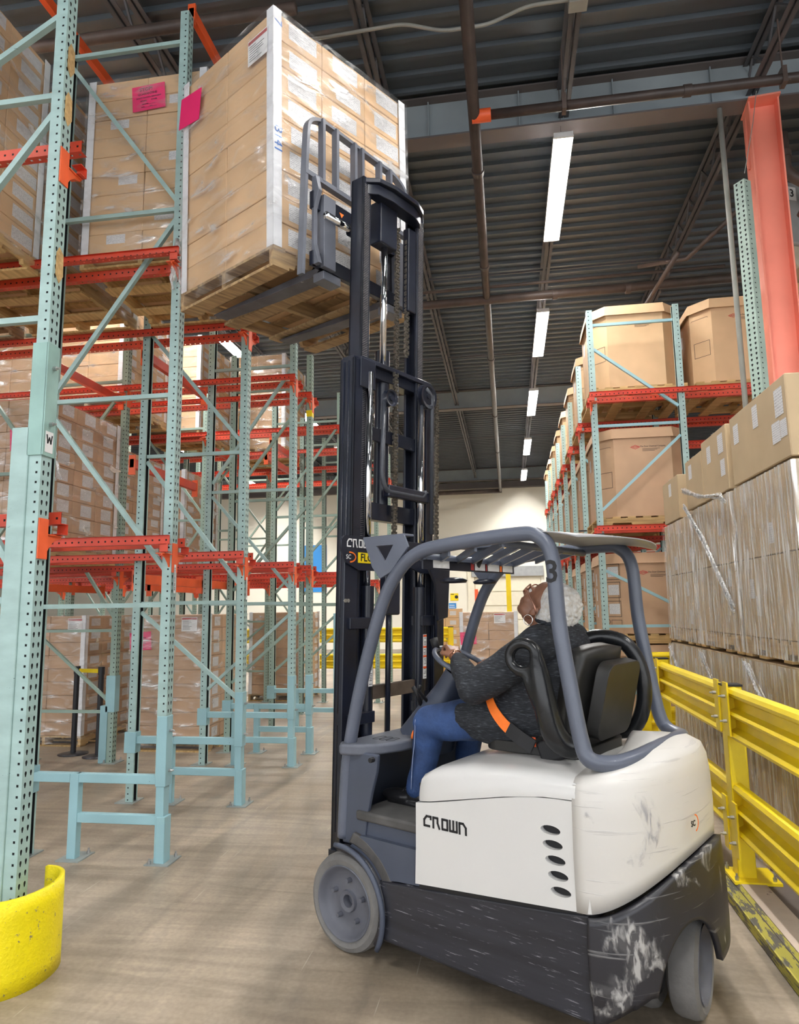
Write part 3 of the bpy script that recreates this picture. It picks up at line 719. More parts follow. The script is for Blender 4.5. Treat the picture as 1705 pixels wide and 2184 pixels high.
# tie beams parallel to the aisle
def tie(x, y0, y1, z, label, w=.05, h=.09, mat=None):
    o = MB().box((x-w/2, y0, z-h/2), (x+w/2, y1, z+h/2)).build('tie_beam', mat or M_REDB, None, bevel=.004); tag(o, label, 'beam')
    for yy in (y0+.01, y1-.01): MB().box((x-w/2-.006, yy-.01, z-.11), (x+w/2+.006, yy+.01, z+.08)).build('end_plate', M_REDB, o)
    return o
tie(XL-.03, 4.62, 7.3, 6.42, 'bright orange tie beam running back from the top of the second post')
tie(-3.42, 3.2, 7.3, 6.42, 'red top tie beam running back from behind the nearest post')
for i, (x, z) in enumerate(((-3.42, 4.14), (-3.5, 3.06), (-4.46, 4.14), (-5.5, 3.1))):
    tie(x, 5.97, 7.33, z, 'red cross tie inside the left racks between the third and fourth lines, %s' % ('upper front', 'lower front', 'upper middle', 'lower rear')[i], mat=M_RED)
    tie(x, 9.65, 10.95, z if z > 4 else 3.92, 'red cross tie inside the far left racks, %s' % ('upper front', 'lower front', 'upper middle', 'lower rear')[i], mat=M_RED)
for i, (x, y0) in enumerate(((-3.42, 5.97), (-3.42, 7.43), (-5.5, 7.43), (-4.45, 8.1))):
    tie(x, y0, y0+1.36, 1.96, 'low red tie under the lower rails, %s' % ('front', 'second', 'rear', 'middle')[i], mat=M_REDB)
# bar-code strips on the posts
for (y, z) in ((4.56, 1.88), (5.92, 1.85), (7.38, 1.85)):
    o = MB().box((XL+.0085, y-.014, z-.1), (XL+.0095, y+.014, z+.1)).build('bar_code_strip', M_PAPER); tag(o, 'white bar code strip under the %s orange bracket' % ('second post', 'third post', 'fourth post')[[4.56, 5.92, 7.38].index(y)], 'label', 'bar code strips on the posts')
    bc = MB(); zz = z-.08
    while zz < z+.08: h_ = random.choice((.002, .004)); bc.box((XL+.0095, y-.009, zz), (XL+.0098, y+.006, zz+h_)); zz += h_+random.choice((.002, .004))
    bc.build('lettering', M_BLACK, o)
# yellow plastic post guard
def guard_fn(u, v):
    a = R(-95+190*u); r_ = .21; return (XL+.02+r_*math.cos(a)*.85-.02, 3.15+r_*math.sin(a)*1.15-.03, v*.40)
pg = MB().grid(guard_fn, 28, 6).build('post_guard', M_YELW, None, smooth=True); md = pg.modifiers.new('s', 'SOLIDIFY'); md.thickness = .022; tag(pg, 'scuffed yellow half-round post guard around the nearest teal post', 'post guard')
# wisps of torn film tied on frames
def wisp(name, x, y, z, r_, h, label, n=7):
    mb = MB()
    for k in range(n):
        p = Vector((x, y, z)); pts = [p.copy()]
        for q in range(7):
            p = p+Vector((random.uniform(-r_, r_), random.uniform(-r_, r_), -h/7*random.uniform(.6, 1.4))); pts.append(p.copy())
        mb.tube(pts, [.006+.012*random.random() for _ in pts], 6)
    o = mb.build(name, M_FILMR, None, smooth=True); tag(o, label, 'film', kind=None); return o
wisp('torn_film', -2.34, 4.49, 4.4, .02, .36, 'torn clear film bunched on the second post beside the raised load')
wisp('torn_film', -4.36, 5.86, 3.36, .04, .45, 'torn clear film hanging inside the racks above the labelled cartons')
# ================================================================== pallets, cartons, loads
_mc = {}
def cached(key, fn):
    if key not in _mc: _mc[key] = fn()
    return _mc[key]
def boxmesh(sx, sy, sz, mat, bev=.004, name='carton'):
    def f():
        bm = bmesh.new(); bmesh.ops.create_cube(bm, size=1); bmesh.ops.scale(bm, vec=(sx, sy, sz), verts=bm.verts)
        bmesh.ops.bevel(bm, geom=list(bm.edges), offset=bev, segments=1, affect='EDGES')
        me = bpy.data.meshes.new(name); bm.to_mesh(me); bm.free(); me.materials.append(mat); return me
    return cached((round(sx, 3), round(sy, 3), round(sz, 3), mat.name, name), f)
def pallet(parent, a=1.22, b=1.02, mat=None, level=1, loc=(0, 0, 0), name='pallet', notch=True):
    """stringer pallet, stringers along x; boards are its pieces"""
    mat = mat or M_WOOD
    p = bpy.data.objects.new(name, None); COL.objects.link(p); p.parent = parent; p.location = loc
    def bd(key, mb, n): return cached(('pal', key, a, b, mat.name), lambda: mb.mesh(n, mat))
    s = MB(); out = [(-a/2, 0), (-a/2+.16, 0), (-a/2+.17, .035), (-a/2+.38, .035), (-a/2+.39, 0), (a/2-.39, 0), (a/2-.38, .035), (a/2-.17, .035), (a/2-.16, 0), (a/2, 0), (a/2, .09), (-a/2, .09)]
    if not notch: out = [(-a/2, 0), (a/2, 0), (a/2, .09), (-a/2, .09)]
    s.prism(out, [], frame((0, .019, .018), (1, 0, 0), (0, 0, 1)), .038)
    sm = bd('s', s, 'stringer')
    for y in (-b/2+.019, 0, b/2-.019): link('stringer', sm, p, loc=(0, y, 0))
    tb = bd('t', MB().box((-.045, -b/2, .108), (.045, b/2, .126)), 'deck_board'); n = 7
    for i in range(n): link('deck_board', tb, p, loc=(-a/2+.045+(a-.09)*i/(n-1), random.uniform(-.003, .003), 0))
    bb = bd('b', MB().box((-.06, -b/2, 0), (.06, b/2, .018)), 'bottom_board')
    for x in (-a/2+.06, -.2, .2, a/2-.06): link('bottom_board', bb, p, loc=(x, 0, 0))
    return p
LABM = {}
def labmesh(w, h): return cached(('lab', w, h), lambda: MB().box((-w/2, -h/2, 0), (w/2, h/2, .0008)).mesh('printed_label', M_LABEL))
def load(label, loc, rotz, card=None, nz=9, ch=.165, film_mat=None, boards=True, notice=None, doc=None, marks=None, seed=0, ctn=(3, 2), pal=True, group=None, mat=None, wooden=None, lab='front', tilt=None, labsize=(.2, .095), cat='pallet load', labside=False):
    rnd = random.Random(seed)
    card = card or M_CARD
    t = thing('wrapped_pallet_load', label, cat, loc, rotz, group)
    if tilt: t.rotation_euler = tilt
    a, b = 1.22, 1.02
    z0 = 0
    if pal: pallet(t, a, b, wooden or M_WOOD); z0 = .128
    A, B = a-.03, b-.03; nx, ny = ctn
    for k in range(nz):
        z = z0+ch*(k+.5)
        if k % 2 and rnd.random() < .0: pass
        cx, cy = A/nx, B/ny
        me = boxmesh(cx-.003, cy-.003, ch-.003, card)
        sh = rnd.uniform(-.003, .003)
        for i in range(nx):
            for j in range(ny):
                if nz > 3 and 0 < i < nx-1 and 0 < j < ny-1: continue
                x = -A/2+cx*(i+.5)+sh; y = -B/2+cy*(j+.5)+rnd.uniform(-.003, .003)
                c = link('carton', me, t, loc=(x, y, z), rot=(0, 0, rnd.uniform(-.004, .004)))
                if j == 0 and lab in ('front', 'both'):
                    link('printed_label', labmesh(*labsize), c, mw=frame((rnd.uniform(.0, .05), -cy/2+.0012, rnd.uniform(-.005, .02)), (1, 0, 0), (0, 0, 1)))
                if i == 0 and labside and (k+j) % 3 == 1:
                    link('printed_label', labmesh(.16, .075), c, mw=frame((-cx/2+.0012, rnd.uniform(-.12, .12), .03), (0, -1, 0), (0, 0, 1)))
    H_ = z0+ch*nz
    if boards:
        for sx in (-1, 1):
            for sy in (-1, 1):
                if sy > 0 and sx > 0: continue
                mb = MB(); x = sx*a/2; y = sy*b/2; w = .065
                mb.box((min(x, x-sx*w), min(y, y-sy*.004), z0), (max(x, x-sx*w), max(y, y-sy*.004), H_+.012))
                mb.box((min(x, x-sx*.004), min(y, y-sy*w), z0), (max(x, x-sx*.004), max(y, y-sy*w), H_+.012))
                cb = mb.build('corner_board', M_BOARD, t)
                if marks and sx < 0 and sy < 0:
                    for txt, mz, sz, mt_ in marks:
                        lettering(txt, sz, mt_, cb, frame((x+w*.55, y-.0012, z0+mz), (0, 0, -1), (1, 0, 0)))
    if notice:
        x, z = notice
        n = MB().box((-.11, -.14, 0), (.11, .14, .001)).build('stop_notice', M_PINK, t); n.matrix_local = frame((-a/2-.004, x, z), (0, -1, 0), (0, 0, 1)) @ Matrix.Rotation(R(4), 4, 'Z') @ Matrix.Rotation(R(90), 4, 'Z')
        mm = Matrix.Rotation(R(-90), 4, 'Z')
        for s_, sz, yy, xx in (('STOP!', .042, .075, -.02), ('QUARANTINE', .026, .035, -.01), ('QUALITY CONTROL DEPARTMENT', .0135, .002, 0), ('RECALL        OTHER', .016, -.025, 0), ('MANAGER: __________', .011, -.055, 0), ('DATE: ______  LOT: ______', .011, -.08, 0)):
            lettering(s_, sz, M_DARKRED, n, mm @ T(xx, yy, .0015), bold=.0006)
    if doc:
        y, z = doc
        d = MB().box((-.1, -.085, 0), (.1, .085, .001)).build('shipping_document', M_PAPER, t); d.matrix_local = frame((-a/2-.005, y, z), (0, -1, 0), (0, 0, 1))
        MB().box((-.095, .055, .001), (.095, .078, .0015)).build('lettering', M_REDI, d)
        mb = MB()
        for q in range(7): mb.box((-.085, .035-q*.016, .001), (-.085+random.uniform(.06, .16), .039-q*.016, .0014))
        mb.build('lettering', M_BLACK, d)
    if film_mat is not False:
        fm = film_mat or M_FILM; mb = MB(); e = .012; rr = random.Random(seed+5)
        def wall(o, ux, L):
            o = Vector(o); ux = Vector(ux); nrm = Vector((ux.y, -ux.x, 0))
            ph = rr.uniform(0, 9)
            return lambda u, v: o+ux*(u*L)+Vector((0, 0, .03+v*(H_-.03+.004)))+nrm*(.003*mnoise.noise(Vector((u*9+ph, v*5+u*6, ph)))+.002*mnoise.noise(Vector((u*30+ph, v*12, ph))))
        for o, ux, L in (((-a/2-e, -b/2-e, 0), (1, 0, 0), a+2*e), ((a/2+e, -b/2-e, 0), (0, 1, 0), b+2*e), ((a/2+e, b/2+e, 0), (-1, 0, 0), a+2*e), ((-a/2-e, b/2+e, 0), (0, -1, 0), b+2*e)):
            mb.grid(wall(o, ux, L), 30, 30)
        mb.build('stretch_film', fm, t, smooth=True)
    return t
# load on the forks (front-left-bottom corner solved from the photograph)
lyaw = -.995; CORN = Vector((-1.30, 3.665, 3.70))
lf_ = Vector((math.sin(lyaw), math.cos(lyaw), 0)); lr_ = Vector((math.cos(lyaw), -math.sin(lyaw), 0))
cen = CORN+lf_*.51+lr_*.61
carried = load('raised pallet load of tan cartons carried on the forklift forks', cen, -lyaw, nz=9, ch=.170, wooden=M_WOODSH, tilt=(.02, -.03, -lyaw), notice=None, doc=(-.36, 1.47), marks=[('B141', .68, .085, M_BLUEI), ('7', 1.45, .08, M_BLUEI)], seed=3, labsize=(.23, .11))
n = MB().box((-.13, -.11, 0), (.13, .11, .001)).build('stop_notice', M_PINK, carried); n.matrix_local = frame((-.625, .40, 1.43), (0, -1, 0), (0, 0, 1)) @ Matrix.Rotation(R(-8), 4, 'Z')
Q = PI/2
load('wrapped cartons with pink stop notice on the upper rails behind the second post', (-2.72, 5.25, 4.31), Q, nz=9, seed=4, notice=(-.02, 1.42), marks=None, lab=None, labside=True)
load('wrapped load with handwritten corner board deeper on the upper rails', (-3.95, 5.25, 4.31), Q, nz=9, seed=5, marks=[('B', .0, .07, M_BLUEI), ('DS3', .75, .1, M_BLUEI)], lab='front')
load('tall wrapped load of labelled cartons at the upper left edge', (-3.98, 3.88, 4.21), Q, nz=10, ch=.165, seed=6, lab='front', labsize=(.22, .10))
load('labelled carton load on the lower rails behind the nearest post', (-4.92, 6.65, 2.18), Q, nz=9, seed=7, notice=(-.2, 1.2), doc=(-.38, 1.45), marks=[('B141', .8, .1, M_BLUEI)], card=M_CARDG, labsize=(.19, .12))
load('wrapped cartons on the floor with pink notice, left of the fourth post', (-4.09, 8.6, 0), Q, nz=9, seed=8, notice=(-.28, 1.28) if 0 else (.38, 1.30), doc=(-.25, 1.50), card=M_CARDG, marks=None, labsize=(.17, .11))
load('floor load with pink notice behind the black stanchions', (-5.85, 8.8, 0), Q, nz=9, seed=9, notice=(.30, 1.3), doc=(-.36, 1.50), card=M_CARDG)
load('floor load of brown cartons at the far left edge', (-7.05, 8.9, 0), Q, nz=9, seed=10, card=M_CARDG, notice=(-.4, 1.2))
load('pale wrapped load on the upper rails in the fifth bay, front', (-5.45, 8.72, 4.31), Q, nz=9, seed=11, marks=[('B141', .8, .1, M_BLUEI)])
load('pale wrapped load on the upper rails in the fifth bay, rear', (-6.6, 8.72, 4.31), Q, nz=9, seed=12)
load('pale wrapped load on the upper rails in the fifth bay, deepest', (-7.75, 8.72, 4.31), Q, nz=9, seed=13)
load('wrapped load on the upper rails in the sixth bay', (-5.1, 10.3, 4.31), Q, nz=9, seed=14)
load('wrapped load on the lower rails in the fifth bay', (-5.45, 8.72, 2.18), Q, nz=9, seed=15, card=M_CARDG)
load('wrapped load on the lower rails in the sixth bay', (-5.3, 10.3, 2.18), Q, nz=9, seed=16, card=M_CARDG)
load('tall wrapped load on the upper rails far down the left racks', (-4.2, 11.7, 4.31), Q, nz=10, seed=17)
load('floor load glimpsed low between the far left posts', (-4.3, 13.1, 0), Q, nz=9, seed=18, card=M_CARDG)
load('wrapped load with pink notice standing in the aisle beyond the forklift', (-.36, 13.0, 0), Q, nz=9, ch=.16, seed=19, notice=(.36, 1.12), doc=(-.2, 1.46), card=M_CARDG, film_mat=M_FILM)
# bare pallets on the upper rails over the second bay
for i, (x, y, z) in enumerate(((-3.98, 3.86, 0), )): pass
for i, x in enumerate((-5.2, -6.4)):
    t = thing('wooden_pallet', 'wooden pallet on the upper rails, %s from the front' % ('second', 'third')[i], 'pallet', (x, 3.88, 4.31), Q); pallet_o = pallet(t, mat=M_WOODD, name='pallet_body')
for i, x in enumerate((-5.15, -6.3)):
    load('wrapped load in the deep part of the second upper bay, %s' % ('front', 'rear')[i], (x, 5.25, 4.31), Q, nz=9, seed=30+i, wooden=M_WOODD, lab=None)
# small cartons by the far end
def plain_stack(name, label, loc, rotz, n, size, card, cat='cartons', lab=True, group=None):
    t = thing(name, label, cat, loc, rotz, group); nx, ny, nz = n; sx, sy, sz = size
    me = boxmesh(sx-.004, sy-.004, sz-.004, card)
    for k in range(nz):
        for i in range(nx):
            for j in range(ny):
                c = link('carton', me, t, loc=((i-(nx-1)/2)*sx, (j-(ny-1)/2)*sy, sz*(k+.5)), rot=(0, 0, random.uniform(-.01, .01)))
                if j == 0 and lab: link('printed_label', labmesh(round(sx*.42, 3), round(sz*.45, 3)), c, mw=frame((0, -sy/2+.001, 0), (1, 0, 0), (0, 0, 1)))
    return t
plain_stack('carton_stack', 'stack of small tan cartons with white labels beyond the yellow far rail', (-1.55, 15.8, .0), 0, (3, 2, 8), (.33, .4, .205), M_CARD, 'cartons')

# ---- wrapped tall loads behind the yellow rail on the right -----------------
def big(label, loc, z, size, ncol, rows, seed, film_mat=M_FILMV, top=None, card=None, palz=True, labels=()):
    """loose-fit wrapped load of large cartons; faces the aisle (-x)"""
    t = thing('wrapped_pallet_load', label, 'pallet load', (loc[0], loc[1], z)); card = card or M_CARDO
    rnd = random.Random(seed); X, Y, H_ = size
    z0 = 0
    if palz: p = pallet(t, Y, X, M_WOOD, loc=(X/2, Y/2, 0)); p.rotation_euler = (0, 0, Q); z0 = .128
    cy = Y/ncol; cz = H_/rows
    me = boxmesh(X/2-.006, cy-.006, cz-.006, card)
    for r_ in range(rows):
        for j in range(ncol):
            for i in range(2):
                c = link('carton', me, t, loc=(X*(.25+.5*i), cy*(j+.5), z0+cz*(r_+.5)), rot=(0, 0, rnd.uniform(-.006, .006)))
                if i == 0 and rnd.random() < .8:
                    for q in range(rnd.choice((1, 1, 2))):
                        link('printed_label', labmesh(.075, .125), c, mw=frame((-X/4+.002, rnd.uniform(-cy*.36, cy*.36), rnd.uniform(-cz*.3, cz*.3)), (0, -1, 0), (0, 0, 1)))
    if film_mat:
        mb = MB(); e = .015
        def wl(o, ux, L):
            o = Vector(o); ux = Vector(ux); nrm = Vector((ux.y, -ux.x, 0)); ph = rnd.uniform(0, 9)
            return lambda u, v: o+ux*(u*L)+Vector((0, 0, .02+v*(z0+H_*(top if top else 1.0)-.03)))+nrm*(.010*mnoise.noise(Vector((u*14+ph, v*2.2, ph)))+.006*mnoise.noise(Vector((u*40+ph, v*5, ph))))
        for o, ux, L in (((-e, Y+e, 0), (0, -1, 0), Y+2*e), ((-e, -e, 0), (1, 0, 0), X+2*e), ((X+e, -e, 0), (0, 1, 0), Y+2*e)):
            mb.grid(wl(o, ux, L), 50, 24)
        mb.build('stretch_film', film_mat, t, smooth=True)
    return t
XR = 1.56
for i, (y, nm) in enumerate(((3.98, 'nearest'), (5.06, 'middle'), (6.14, 'farthest'))):
    big('%s lower wrapped load behind the yellow guard rail' % nm, (XR, y), 0, (.74, 1.02, 1.17), 2, 2, 40+i)
    big('%s upper wrapped load stacked behind the yellow guard rail' % nm, (XR, y), 1.31, (.74, 1.02, (1.0, 1.0, .98)[i]), (1, 2, 2)[i], 2, 50+i)
# loose top cartons
def topcarton(label, x, y, z, size, labs, rot=0, cat='carton'):
    o = link('large_carton', boxmesh(size[0], size[1], size[2], M_CARDO, .006, 'large_carton'), None, loc=(x+size[0]/2, y+size[1]/2, z+size[2]/2), rot=(0, 0, rot)); tag(o, label, cat)
    MB().box((-size[0]/2+.0, -.03, size[2]/2), (size[0]/2, .03, size[2]/2+.001)).build('packing_tape', M_PAPER, o)
    for (yy, zz, w_, h_) in labs: link('printed_label', labmesh(w_, h_), o, mw=frame((-size[0]/2-.0005, yy, zz), (0, -1, 0), (0, 0, 1)))
    return o
topcarton('nearest big unwrapped top carton, beside the red column', XR, 3.98, 2.45, (.73, .98, .47), [(-.38, .10, .12, .16), (-.42, -.06, .09, .10), (.0, .12, .09, .14), (-.31, -.06, .12, .12), (.37, .1, .1, .13)])
topcarton('second big unwrapped top carton behind the nearest one', XR, 5.06, 2.45, (.73, .62, .47), [(-.18, .12, .12, .14), (-.2, -.06, .1, .12), (.12, .1, .1, .13)])
topcarton('third smaller top carton on the wrapped loads', XR, 5.7, 2.45, (.73, .5, .42), [(.1, .1, .1, .12)])
topcarton('farthest top carton on the wrapped loads', XR, 6.5, 2.43, (.73, .6, .40), [(0, .1, .1, .12)])
# slanting bunches of loose film
def rope(label, pts, r0, n=9, spread=.04):
    mb = MB(); rnd = random.Random(len(label))
    pts = [Vector(p) for p in pts]
    for k in range(n):
        o = [Vector((rnd.uniform(-.008, .004), rnd.uniform(-spread, spread), rnd.uniform(-spread, spread)))*(.3+.7*abs(math.sin(i*1.3+k))) for i in range(len(pts))]
        mb.tube([p+q for p, q in zip(pts, o)], [r0*rnd.uniform(.4, 1) for _ in pts], 5)
    tag(mb.build('loose_film', M_FILMR, None, smooth=True), label, 'film')
def sheet(label, a, b, c, d, mat=None):
    """hanging film between four corners"""
    a, b, c, d = map(Vector, (a, b, c, d))
    def fn(u, v):
        p = (a*(1-u)+b*u)*(1-v)+(d*(1-u)+c*u)*v
        return p+Vector((.012*mnoise.noise(Vector((u*20, v*4, 3)))-.004, 0, 0))
    tag(MB().grid(fn, 60, 16).build('loose_film', mat or M_FILMR, None, smooth=True), label, 'film')
xf = XR-.03
rope('loose film twisted into a slanting rope over the upper wrapped loads', [(xf, 6.2, 2.48), (xf, 5.7, 2.15), (xf, 5.35, 1.85), (xf, 5.08, 1.62)], .010, 12, .035)
rope('loose film gathered in a knot at the seam of the upper loads', [(xf, 6.2, 2.62), (xf, 5.7, 2.50), (xf, 5.2, 2.42), (xf, 5.1, 2.36)], .009, 10, .04)
for i, y in enumerate((3.98, 5.06, 6.14)):
    nm = ('nearest', 'middle', 'farthest')[i]
    sheet('torn film draped diagonally over the %s lower load' % nm, (xf, y+1.0, 1.27), (xf, y+.86, 1.27), (xf, y+.25, .75), (xf, y+1.0, .72), M_FILMV)
    rope('slanting film edge on the %s lower load' % nm, [(xf-.005, y+.95, 1.27), (xf-.005, y+.62, 1.02), (xf-.005, y+.3, .86), (xf-.005, y+.05, .76)], .007, 7, .025)

# ---- octagonal bulk boxes on the right racks --------------------------------
def octo(hx, hy, c): return [(-hx+c, -hy), (hx-c, -hy), (hx, -hy+c), (hx, hy-c), (hx-c, hy), (-hx+c, hy), (-hx, hy-c), (-hx, -hy+c)]
M_PRINT = paint('dark_brown_print', (.06, .04, .035), .6, var=0)
M_PRINTR = paint('red_logo_print', (.50, .05, .04), .6, var=0)
def bulk(label, x, y, z, h=1.02, detail=2, card=None, group=None, hx=.53, hy=.53):
    t = thing('bulk_box', label, 'bulk box', (x, y, z), 0, group); card = card or M_CARD
    body = cached(('oct', h, hx, hy, card.name), lambda: MB().prism(octo(hx, hy, .2), [], T(0, 0, 0), h).mesh('body', card))
    link('body', body, t)
    def lidm():
        mb = MB(); o1 = octo(hx+.012, hy+.012, .2); o2 = octo(hx+.03, hy+.03, .205); n = 8
        vs = [(p[0], p[1], h+.012) for p in o1]+[(p[0], p[1], h-.11) for p in o2]; fs = [tuple(range(n))]
        fs += [(i, (i+1) % n, n+(i+1) % n, n+i) for i in range(n)]
        mb.add(vs, fs)
        return mb.mesh('lid', card)
    l = link('lid', cached(('lid', h, hx, hy, card.name), lidm), t); md = l.modifiers.new('s', 'SOLIDIFY'); md.thickness = .006
    if detail:
        F = frame((0, -hy-.001, 0), (1, 0, 0), (0, 0, 1)); B_ = MB()
        if detail > 1:
            lg = MB().prism([(-.06, 0), (0, -.026), (.06, 0), (0, .026)], [[(-.048, 0), (0, .02), (.048, 0), (0, -.02)]], F @ T(-.08, h-.22, 0), .001).build('diamond_logo', M_PRINTR, t)
            lettering('DOW', .032, M_PRINTR, lg, F @ T(-.08, h-.22, .001), bold=.001)
            pr = MB(); stroke(pr, [(.02, h-.30), (.02, h-.30)], .001, F)
            for q in range(3): pr.box((.0, -hy-.002, h-.245-q*.013), (.2-.03*q, -hy-.001, h-.241-q*.013))
            pr = pr.build('address_print', M_PRINT, t)
            lettering('The Dow Chemical Company', .024, M_PRINT, pr, F @ T(.12, h-.215, .001), bold=.0004)
        # printed outline and folding mark on the angled face towards the aisle
        for (ax, ay, dx, dy) in ((-hx+.1, -hy+.1, 1, -1),):
            G = frame((ax-.001, ay-.001, 0), (dx, dy, 0), (0, 0, 1))
            b = MB(); r_ = [(-.1, h*.34), (.1, h*.34), (.1, h*.52), (-.1, h*.52), (-.1, h*.34)]
            stroke(b, r_, .005, G); stroke(b, [(-.12, h*.8), (-.11, h*.81), (.09, h*.81), (.1, h*.8)], .004, G)
            b.build('outline_print', M_PRINT, t)
        G = frame((-hx-.001, 0, 0), (0, -1, 0), (0, 0, 1))
        for q, (yy, zz) in enumerate(((-.1, h*.70), (-.12, h*.50), (-.1, h*.28))):
            if detail == 3 or q < 1:
                link('printed_label', labmesh(.11, .15), t, mw=G @ T(yy, zz, 0))
        if detail == 3:
            G = frame((-hx+.1-.001, -hy+.1-.001, 0), (1, -1, 0), (0, 0, 1)); b = MB()
            for q, zz in enumerate((h*.78, h*.55, h*.31)):
                stroke(b, [(-.12, zz-.09), (.12, zz-.09), (.12, zz+.09), (-.12, zz+.09), (-.12, zz-.09)], .006, G)
                link('printed_label', labmesh(.15, .12), t, mw=G @ T(.03, zz, .001))
            stroke(b, ell(-.07, h*.15, .028, .028, 12)+[(-.042, h*.15)], .007, G)
            stroke(b, [(-.02, h*.1), (.12, h*.1), (.12, h*.17), (-.02, h*.17), (-.02, h*.1)], .005, G)
            b.build('outline_print', M_PRINT, t)
    return t
def wpal(label, x, y, z, mat=None, group=None, rot=0):
    t = thing('wooden_pallet', label, 'pallet', (x, y, z), rot, group); pallet(t, 1.12, 1.12, mat or M_WOOD, name='pallet_body'); return t
RX = 1.05
RL = [8.2, 9.6, 11.0, 12.4, 13.8, 15.2, 16.6, 18.0]
rd = ['first', 'second', 'third', 'fourth', 'fifth', 'sixth', 'seventh', 'eighth']
for i, y in enumerate(RL):
    hf = 5.2 if i == 0 else (5.0, 4.9, 4.9, 4.9, 4.9, 4.9, 4.9)[i-1]
    tt = thing('upright_frame', '%s blue-green upright frame of the right rack row' % rd[i], 'rack', (RX, y, 0), PI, 'right rack frames' if i > 4 else None)
    link('post', post_mesh(hf, M_TEAL), tt); link('post', post_mesh(hf, M_TEAL), tt, mw=T(-1.06, 0, 0) @ Matrix.Rotation(PI, 4, 'Z'))
    for z in (1.42, 3.75, 5.0)[: 3 if i == 0 else 2]: MB().beam((-PW, 0, z), (-.99, 0, z), .032, .032).build('horizontal_brace', M_TEALB, tt)
    for z1, z2 in ((4.7, 3.95), (2.75, 3.6), (2.05, 1.55), (.5, 1.2)) if i == 0 else ((3.65, 2.8), (1.6, 2.4), (.5, 1.3)):
        MB().beam((-PW, 0, z1), (-.99, 0, z2), .032, .032).build('diagonal_brace', M_TEALB, tt)
    MB().beam((-PW, 0, .33), (-.99, 0, .33), .05, .05).build('horizontal_brace', M_TEALB, tt)
    link('base_plate', BPL, tt)
    for z in (2.50, 4.08): add_arm(tt, 0, z-.06)
    if i == 0: MB().box((-.08, -.06, 0), (.012, .06, .45)).build('foot_sleeve', M_TEALB, tt, bevel=.005)
    for zi, z in enumerate((2.50, 4.08)):
        for s in (-1, 1):
            if i == 0 and s < 0 and 0: continue
            o = link('pallet_rail', rail_mesh(3.6, M_RED, .003*s), None, mw=T(RX-.02, y+s*.115, z+.058) @ Matrix.Rotation(PI, 4, 'Z') @ (Matrix.Scale(-1, 4, (0, 1, 0)) if s > 0 else Matrix.Identity(4)))
            tag(o, 'perforated red rail, %s level, %s side of the %s right-hand frame' % (('lower', 'upper')[zi], ('near', 'far')[(s+1)//2], rd[i]), 'rail', 'red rails of the right racks')
nb = 0
for i, y in enumerate([8.9]+[v+.7 for v in RL[1:]]):
    yy = y
    for k, xx in enumerate((1.64, 2.86) if i < 1 else (1.64,)):
        wpal('%s pallet on the upper right rails%s' % (rd[i], ', behind the column' if k else ''), xx, yy, 4.14)
        bulk('%s octagonal bulk box on the upper right rails%s' % (rd[i], ', next to the red column' if k else ''), xx, yy, 4.268, 1.02 if i == 0 else .95, 2 if i == 0 else 1)
        if k == 0:
            wpal('%s pallet on the middle right rails' % rd[i], xx, yy, 2.56)
            bulk('%s octagonal bulk box on the middle right rails' % rd[i], xx, yy, 2.688, 1.05, 2 if i == 0 else 1, card=M_CARDG)
            wpal('%s pallet between the stacked bulk boxes on the right' % rd[i], xx, yy, 1.20)
            bulk('%s octagonal bulk box standing on another at floor level right' % rd[i], xx, yy, 1.328, .92, 3 if i < 3 else 1, card=M_CARDG)
            wpal('%s floor pallet under the right-hand bulk boxes' % rd[i], xx, yy, 0)
            bulk('%s bottom octagonal bulk box on its floor pallet' % rd[i], xx, yy, .128, 1.06, 3 if i < 2 else 1, card=M_CARDG)
bulk('octagonal bulk box right of the red column at the picture edge', 4.02, 8.6, 4.268, 1.08, 3); wpal('pallet under the bulk box right of the red column', 4.02, 8.6, 4.14)
# ---- red column, green post, unit heater -----------------------------------
col = thing('steel_column', 'salmon red steel column rising behind the wrapped cartons', 'column', (2.78, 7.05, 0), R(-5))
sh = MB().box((-.145, -.12, 0), (-.13, .12, 6.78)).box((.13, -.12, 0), (.145, .12, 6.78)).box((-.13, -.006, 0), (.13, .006, 6.78)); sh.build('shaft', M_SALM, col)
MB().box((-.15, -.17, 6.78), (.15, .17, 6.8)).build('cap_plate', M_SALM, col)
MB().box((-.14, -.16, 0), (.14, .16, .02)).build('base_plate', M_PLATE, col)
MB().tube(smooth_path([(-.13, .02, 6.7), (-.15, 0, 6.5), (-.15, 0, 6.1)], .08), .02, 8).build('red_conduit', M_SALM, col)
gp = link('post', None, None) if 0 else None
gt = thing('spare_post', 'perforated pale green post standing against the red column', 'post', (2.43, 6.84, 0), R(215)); gt.scale = (1.45, 1.45, 1)
link('post', post_mesh(5.85, paint('pale_green_post', (.35, .46, .40), .5)), gt)
link('base_plate', BPL, gt)
cb = MB(); cb.tube([(2.66, 6.8, 6.78), (2.58, 6.75, 6.4), (2.46, 6.75, 5.87)], .004, 6); tag(cb.build('wire', M_COND, None), 'thin steel wire slanting down in front of the red column', 'wire')
ht = thing('unit_heater', 'grey unit heater hanging at the right edge of the picture', 'heater', (3.62, 8.0, 5.62), R(25))
MB().box((-.5, -.05, 0), (.5, .55, .75)).build('housing', M_GREY, ht, bevel=.03)
MB().lathe([(.30, -.02), (.34, 0), (.34, .05), (.30, .05)], 28, frame((.12, -.09, .42), (1, 0, 0), (0, 0, 1)), True).build('fan_ring', M_BLK, ht, smooth=True)
